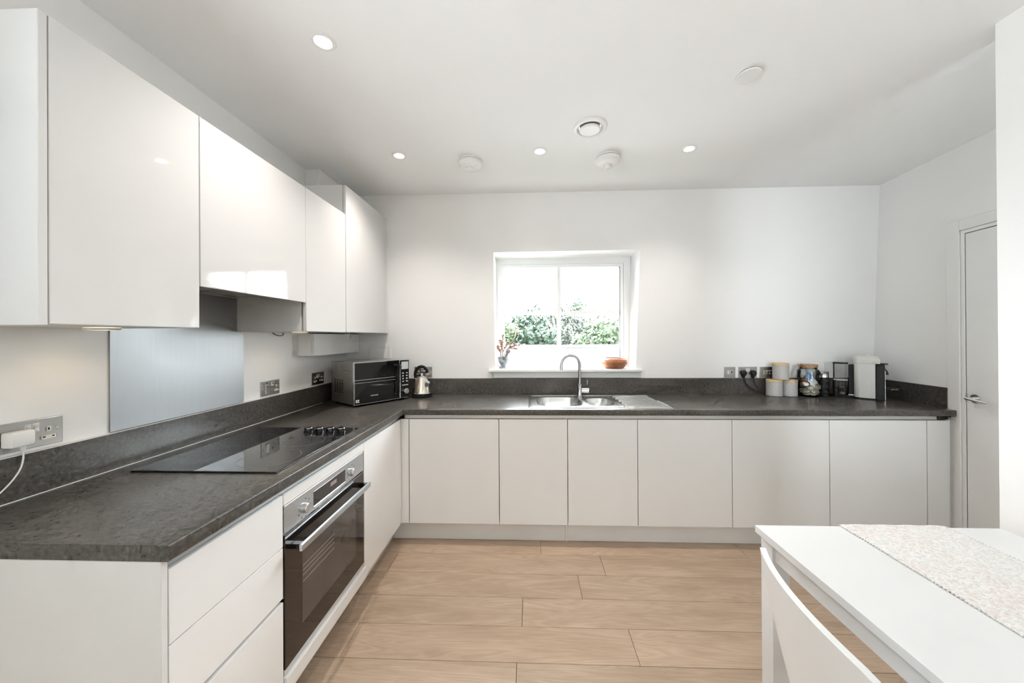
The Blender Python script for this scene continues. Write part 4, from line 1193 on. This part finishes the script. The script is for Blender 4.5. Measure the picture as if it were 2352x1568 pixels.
obj('flange', B().lathe([(.092, -.0005), (.093, -.006), (.088, -.010), (.074, -.012), (.068, -.008), (.062, -.001)], (0, 0, 0), 56), 'trim', ev, local=True)
obj('throat', B().lathe([(.0635, -.0008), (0, -.0008)], (0, 0, 0), 40), 'rail', ev, local=True)
obj('centre_cone', B().lathe([(.046, -.004), (.057, -.012), (.058, -.018), (.052, -.022), (.030, -.019), (.012, -.021), (0, -.0215)], (0, 0, 0), 48), 'plastic', ev, local=True)
def alarm(label, x, y, heat):
    t = thing('alarm', label, 'alarm', (x, y, ZC), group='ceiling alarms')
    obj('mount', B().lathe([(.074, -.0005), (.074, -.008), (.070, -.010)], (0, 0, 0), 48), 'plastic', t, local=True)
    obj('rear_gap', B().lathe([(.068, -.009), (.068, -.0125)], (0, 0, 0), 48), 'rail', t, local=True)
    obj('housing', B().lathe([(.071, -.012), (.076, -.016), (.077, -.034), (.073, -.040), (.066, -.048), (.050, -.055), (.030, -.057), (0, -.0575)], (0, 0, 0), 48), 'plastic', t, local=True)
    if heat:
        obj('sensor_cage', B().lathe([(.026, -.056), (.026, -.062), (.022, -.074), (.012, -.080), (0, -.0805)], (0, 0, 0), 28), 'plastic', t, local=True)
        obj('cage_slots', B().lathe([(.0262, -.060), (.0250, -.0665)], (0, 0, 0), 28), 'rail', t, local=True)
    else:
        obj('test_button', B().lathe([(.026, -.0568), (.025, -.060), (0, -.0615)], (-.006, -.012, 0), 28), 'trim', t, local=True)
        for i in range(4):
            obj('sounder_slot', B().box(.028 + .005 * i, -.038, -.0560 + .0008 * i, .030 + .005 * i, -.022, -.0535 + .0008 * i), 'rail', t, local=True)
alarm('white smoke alarm on the ceiling, the one nearer the wall cabinets', -.372, 2.330, False)
alarm('white heat alarm with a protruding sensor, right of the extractor valve', .527, 2.325, True)

# ================================================================== DINING TABLE, RUNNER, CHAIR
TZ = .745
TX0, TX1, TY0, TY1 = .766, 1.560, .02, 1.232
tb = thing('dining_table', 'plain white dining table in the right foreground', 'table', ((TX0 + TX1) / 2, (TY0 + TY1) / 2, 0))
obj('tabletop', B().box(TX0, TY0, TZ - .023, TX1, TY1, TZ, .0012, 2), 'table', tb)
LW_ = .055
for x_ in (TX0 + .012, TX1 - .012 - LW_):
    for y_ in (TY0 + .012, TY1 - .012 - LW_):
        obj('leg', B().box(x_, y_, .001, x_ + LW_, y_ + LW_, TZ - .0235, .001), 'table', tb)
for x_ in (TX0 + .020, TX1 - .040):
    obj('apron', B().box(x_, TY0 + .012 + LW_ + .0003, TZ - .082, x_ + .02, TY1 - .012 - LW_ - .0003, TZ - .0235, .0008), 'table', tb)
for y_ in (TY0 + .020, TY1 - .040):
    obj('apron', B().box(TX0 + .012 + LW_ + .0003, y_, TZ - .082, TX1 - .012 - LW_ - .0003, y_ + .02, TZ - .0235, .0008), 'table', tb)
rn = B()
path = [(TY0 + .05, TZ + .001)] + [(TY0 + .05 + (TY1 - TY0 - .058) * i / 40, TZ + .001) for i in range(1, 41)]
path += [(TY1 - .002, TZ + .0022), (TY1 + .0035, TZ + .0005), (TY1 + .0062, TZ - .006)] + [(TY1 + .0065 + .0012 * i, TZ - .006 - .02 * i) for i in range(1, 6)]
NX = 24; vs = []; fs = []
for th in (0.0, .0042):
    for j, (py, pz) in enumerate(path):
        a, b_ = path[max(j - 1, 0)], path[min(j + 1, len(path) - 1)]
        ty, tz = b_[0] - a[0], b_[1] - a[1]; L_ = math.hypot(ty, tz)
        ny, nz = -tz / L_, ty / L_
        for i in range(NX + 1):
            u_ = i / NX
            x_ = 1.046 + .338 * u_ + .0015 * math.sin(j * .9 + i)
            wv = th * (1 + .18 * math.sin(j * 1.3) * math.sin(i * 1.1)) if th else 0
            if th and i in (0, NX): wv *= .72
            vs.append((x_, py + ny * wv, pz + nz * wv))
P_ = len(path); row = NX + 1; tot = P_ * row
for j in range(P_ - 1):
    for i in range(NX):
        a = j * row + i
        fs += [(a, a + 1, a + row + 1, a + row), (tot + a, tot + a + row, tot + a + row + 1, tot + a + 1)]
for j in range(P_ - 1):
    for i in (0, NX):
        a = j * row + i
        fs.append((a, a + row, tot + a + row, tot + a))
for i in range(NX):
    for j in (0, P_ - 1):
        a = j * row + i
        fs.append((a, a + 1, tot + a + 1, tot + a))
rr = tag(obj('table_runner', rn.raw(vs, fs), 'runner', smooth=60), 'pale floral table runner laid along the white dining table', 'table runner')
# stitched edge of the runner
st = B()
for e_x in (1.0455, 1.3845):
    y_ = TY0 + .06
    while y_ < TY1 - .004:
        st.sphere((e_x, y_, TZ + .0028), .0034, (1.0, .75, .75), 6, 4); y_ += .0088
obj('stitched_edge', st, 'runner', rr, kind='stuff')

# chair: curved backrest panel drawn in plan, facing +x
chr_ = thing('dining_chair', 'white chair with a curved solid back pushed in at the left of the table', 'chair', (.742, .705, 0), (0, 0, -.155))
def back_pt(s, h):
    """s = -1..1 across, h = 0 (seat) .. 1 (top) in chair coordinates"""
    # width narrows towards the seat
    wv = .150 + .098 * (1 - (1 - h) ** 1.9)
    x_ = -.200 + .060 * s * s - .050 * (h - .5) + .02 * (1 - h) ** 2
    top = .868 - .016 * s * s
    z_ = .462 + (top - .462) * h
    return Vector((x_, wv * s, z_))
NS, NH = 28, 22
bk = B(); vs = []; fs = []
def sq(s, h):
    # round off the upper corners
    if h > .74 and abs(s) > .62:
        u_, v_ = (abs(s) - .62) / .38, (h - .74) / .26
        k_ = max(u_, v_)
        if k_ > 1e-6:
            r_ = math.hypot(u_, v_) / k_
            f_ = 1 / (r_ ** .95)
            u_, v_ = u_ * f_, v_ * f_
        s = math.copysign(.62 + .38 * u_, s); h = .74 + .26 * v_
    return s, h
for th in (0, 1):
    for j in range(NH + 1):
        for i in range(NS + 1):
            s, h = sq(-1 + 2 * i / NS, j / NH)
            p = back_pt(s, h)
            if th:
                ds = back_pt(s + .02, h) - back_pt(s - .02, h); dh = back_pt(s, min(h + .02, 1.0)) - back_pt(s, h - .02)
                p = p + ds.cross(dh).normalized() * .0125
            vs.append(tuple(p))
row = NS + 1; tot = row * (NH + 1)
for j in range(NH):
    for i in range(NS):
        a = j * row + i
        fs += [(a, a + 1, a + row + 1, a + row), (tot + a, tot + a + row, tot + a + row + 1, tot + a + 1)]
    for i in (0, NS):
        a = j * row + i
        fs.append((a, a + row, tot + a + row, tot + a))
for i in range(NS):
    for j in (0, NH):
        a = j * row + i
        fs.append((a, a + 1, tot + a + 1, tot + a))
obj('backrest', bk.raw(vs, fs), 'chair', chr_, local=True, smooth=40)
obj('seat', B().prism(rrect(-.195, -.205, .205, .205, .05), .443, .461, .004, 2), 'chair', chr_, local=True)
for sx in (-1, 1):
    for sy in (-1, 1):
        obj('leg', B().tube([(sx * .165, sy * .165, .4425), (sx * .182, sy * .182, .001)], .015, 12, rs=[.0165, .012]), 'chair', chr_, local=True)

# ================================================================== OUTSIDE
tag(obj('lawn', B().box(-60, 3.6, -6.2, 60, 90, -6.0), 'grass'), 'open green ground far below the window', 'ground')['kind'] = 'stuff'
nb = thing('neighbouring_roof', 'pale flat roof and wall of a low building seen through the lower window panes', 'building', (1.5, 12, -6.0))
obj('wall', B().box(-9, 9.5, -6.0, 13, 14.0, .80), 'render', nb)
obj('flat_roof', B().box(-9.2, 9.3, .80, 13.2, 14.2, .93, .03), 'roofpale', nb)
obj('parapet', B().box(-9.2, 13.9, .93, 13.2, 14.2, 1.06, .02), 'roofpale', nb)
def tree(label, x, y, top, rx, rz, mat, n, seed):
    r = random.Random(seed)
    t = thing('garden_tree', label, 'tree', (x, y, -6.0), group='trees outside the window')
    tk_ = B().tube(spline([(x, y, -5.995), (x, y, -5.0), (x + .1, y, -3), (x - .1, y + .1, top - 2 * rz), (x, y, top - rz)], 6), .2, 10, rs=None)
    for _ in range(6):
        a = r.uniform(0, 2 * PI); e = r.uniform(.3, .9)
        tk_.tube([(x, y, top - 1.9 * rz), (x + rx * .35 * math.cos(a), y + rx * .35 * math.sin(a), top - 1.2 * rz), (x + rx * .7 * math.cos(a), y + rx * .7 * math.sin(a), top - rz * e)], .06, 6)
    obj('trunk', tk_, 'bark', t)
    # crown: leaf cards gathered into clumps
    clumps = []
    for _ in range(46):
        while True:
            d = Vector((r.uniform(-1, 1), r.uniform(-1, 1), r.uniform(-1, 1)))
            if .25 < d.length < 1: break
        clumps.append((Vector((x + d.x * rx, y + d.y * rx, top - rz + d.z * rz)), r.uniform(.28, .55) * min(rx, rz)))
    vs = []; fs = []
    W2 = WM[t.name].inverted()
    for i in range(n):
        c_, cr = clumps[i % len(clumps)]
        d = Vector((r.gauss(0, 1), r.gauss(0, 1), r.gauss(0, 1))).normalized() * cr * (r.random() ** .4)
        p = W2 @ (c_ + d)
        u_ = Vector((r.uniform(-1, 1), r.uniform(-1, 1), r.uniform(-1, 1))).normalized()
        w_ = u_.orthogonal().normalized()
        s_ = r.uniform(.08, .16)
        k0 = len(vs)
        vs += [p - u_ * s_, p + w_ * s_ * .6, p + u_ * s_, p - w_ * s_ * .6]
        fs.append((k0, k0 + 1, k0 + 2, k0 + 3))
    me = bpy.data.meshes.new('foliage'); me.from_pydata([tuple(v) for v in vs], [], fs); me.materials.append(M[mat])
    o = bpy.data.objects.new('foliage', me); C.objects.link(o); o.parent = t; o['kind'] = 'stuff'
tree('pale green tree at the far left of the window view', -1.5, 28, 3.3, 1.7, 2.4, 'leaf1', 5000, 1)
tree('dark green bushy tree left of the window glazing bar', .35, 20, 2.7, 1.5, 2.2, 'leaf3', 6500, 2)
tree('silvery green tree behind the vertical glazing bar', 2.5, 25.5, 3.6, 1.5, 2.6, 'leaf2', 6500, 3)
tree('tall mid green tree right of the glazing bar, highest of the trees', 4.2, 30.5, 4.6, 1.9, 3.3, 'leaf0', 6500, 4)
tree('light green rounded tree near the right side of the window view', 4.25, 20.5, 2.75, 1.6, 2.2, 'leaf1', 6500, 5)
tree('small dark tree at the right edge of the window view', 6.3, 24.5, 2.6, 1.5, 2.1, 'leaf3', 5000, 6)
tree('tall tree far to the right outside, mirrored in the hob cabinet door', 11.9, 21, 5.6, 2.5, 3.4, 'leaf0', 6000, 7)
tree('broad tree far to the right outside, mirrored left of the taller one', 17.9, 21.5, 5.7, 2.5, 3.4, 'leaf3', 6000, 8)
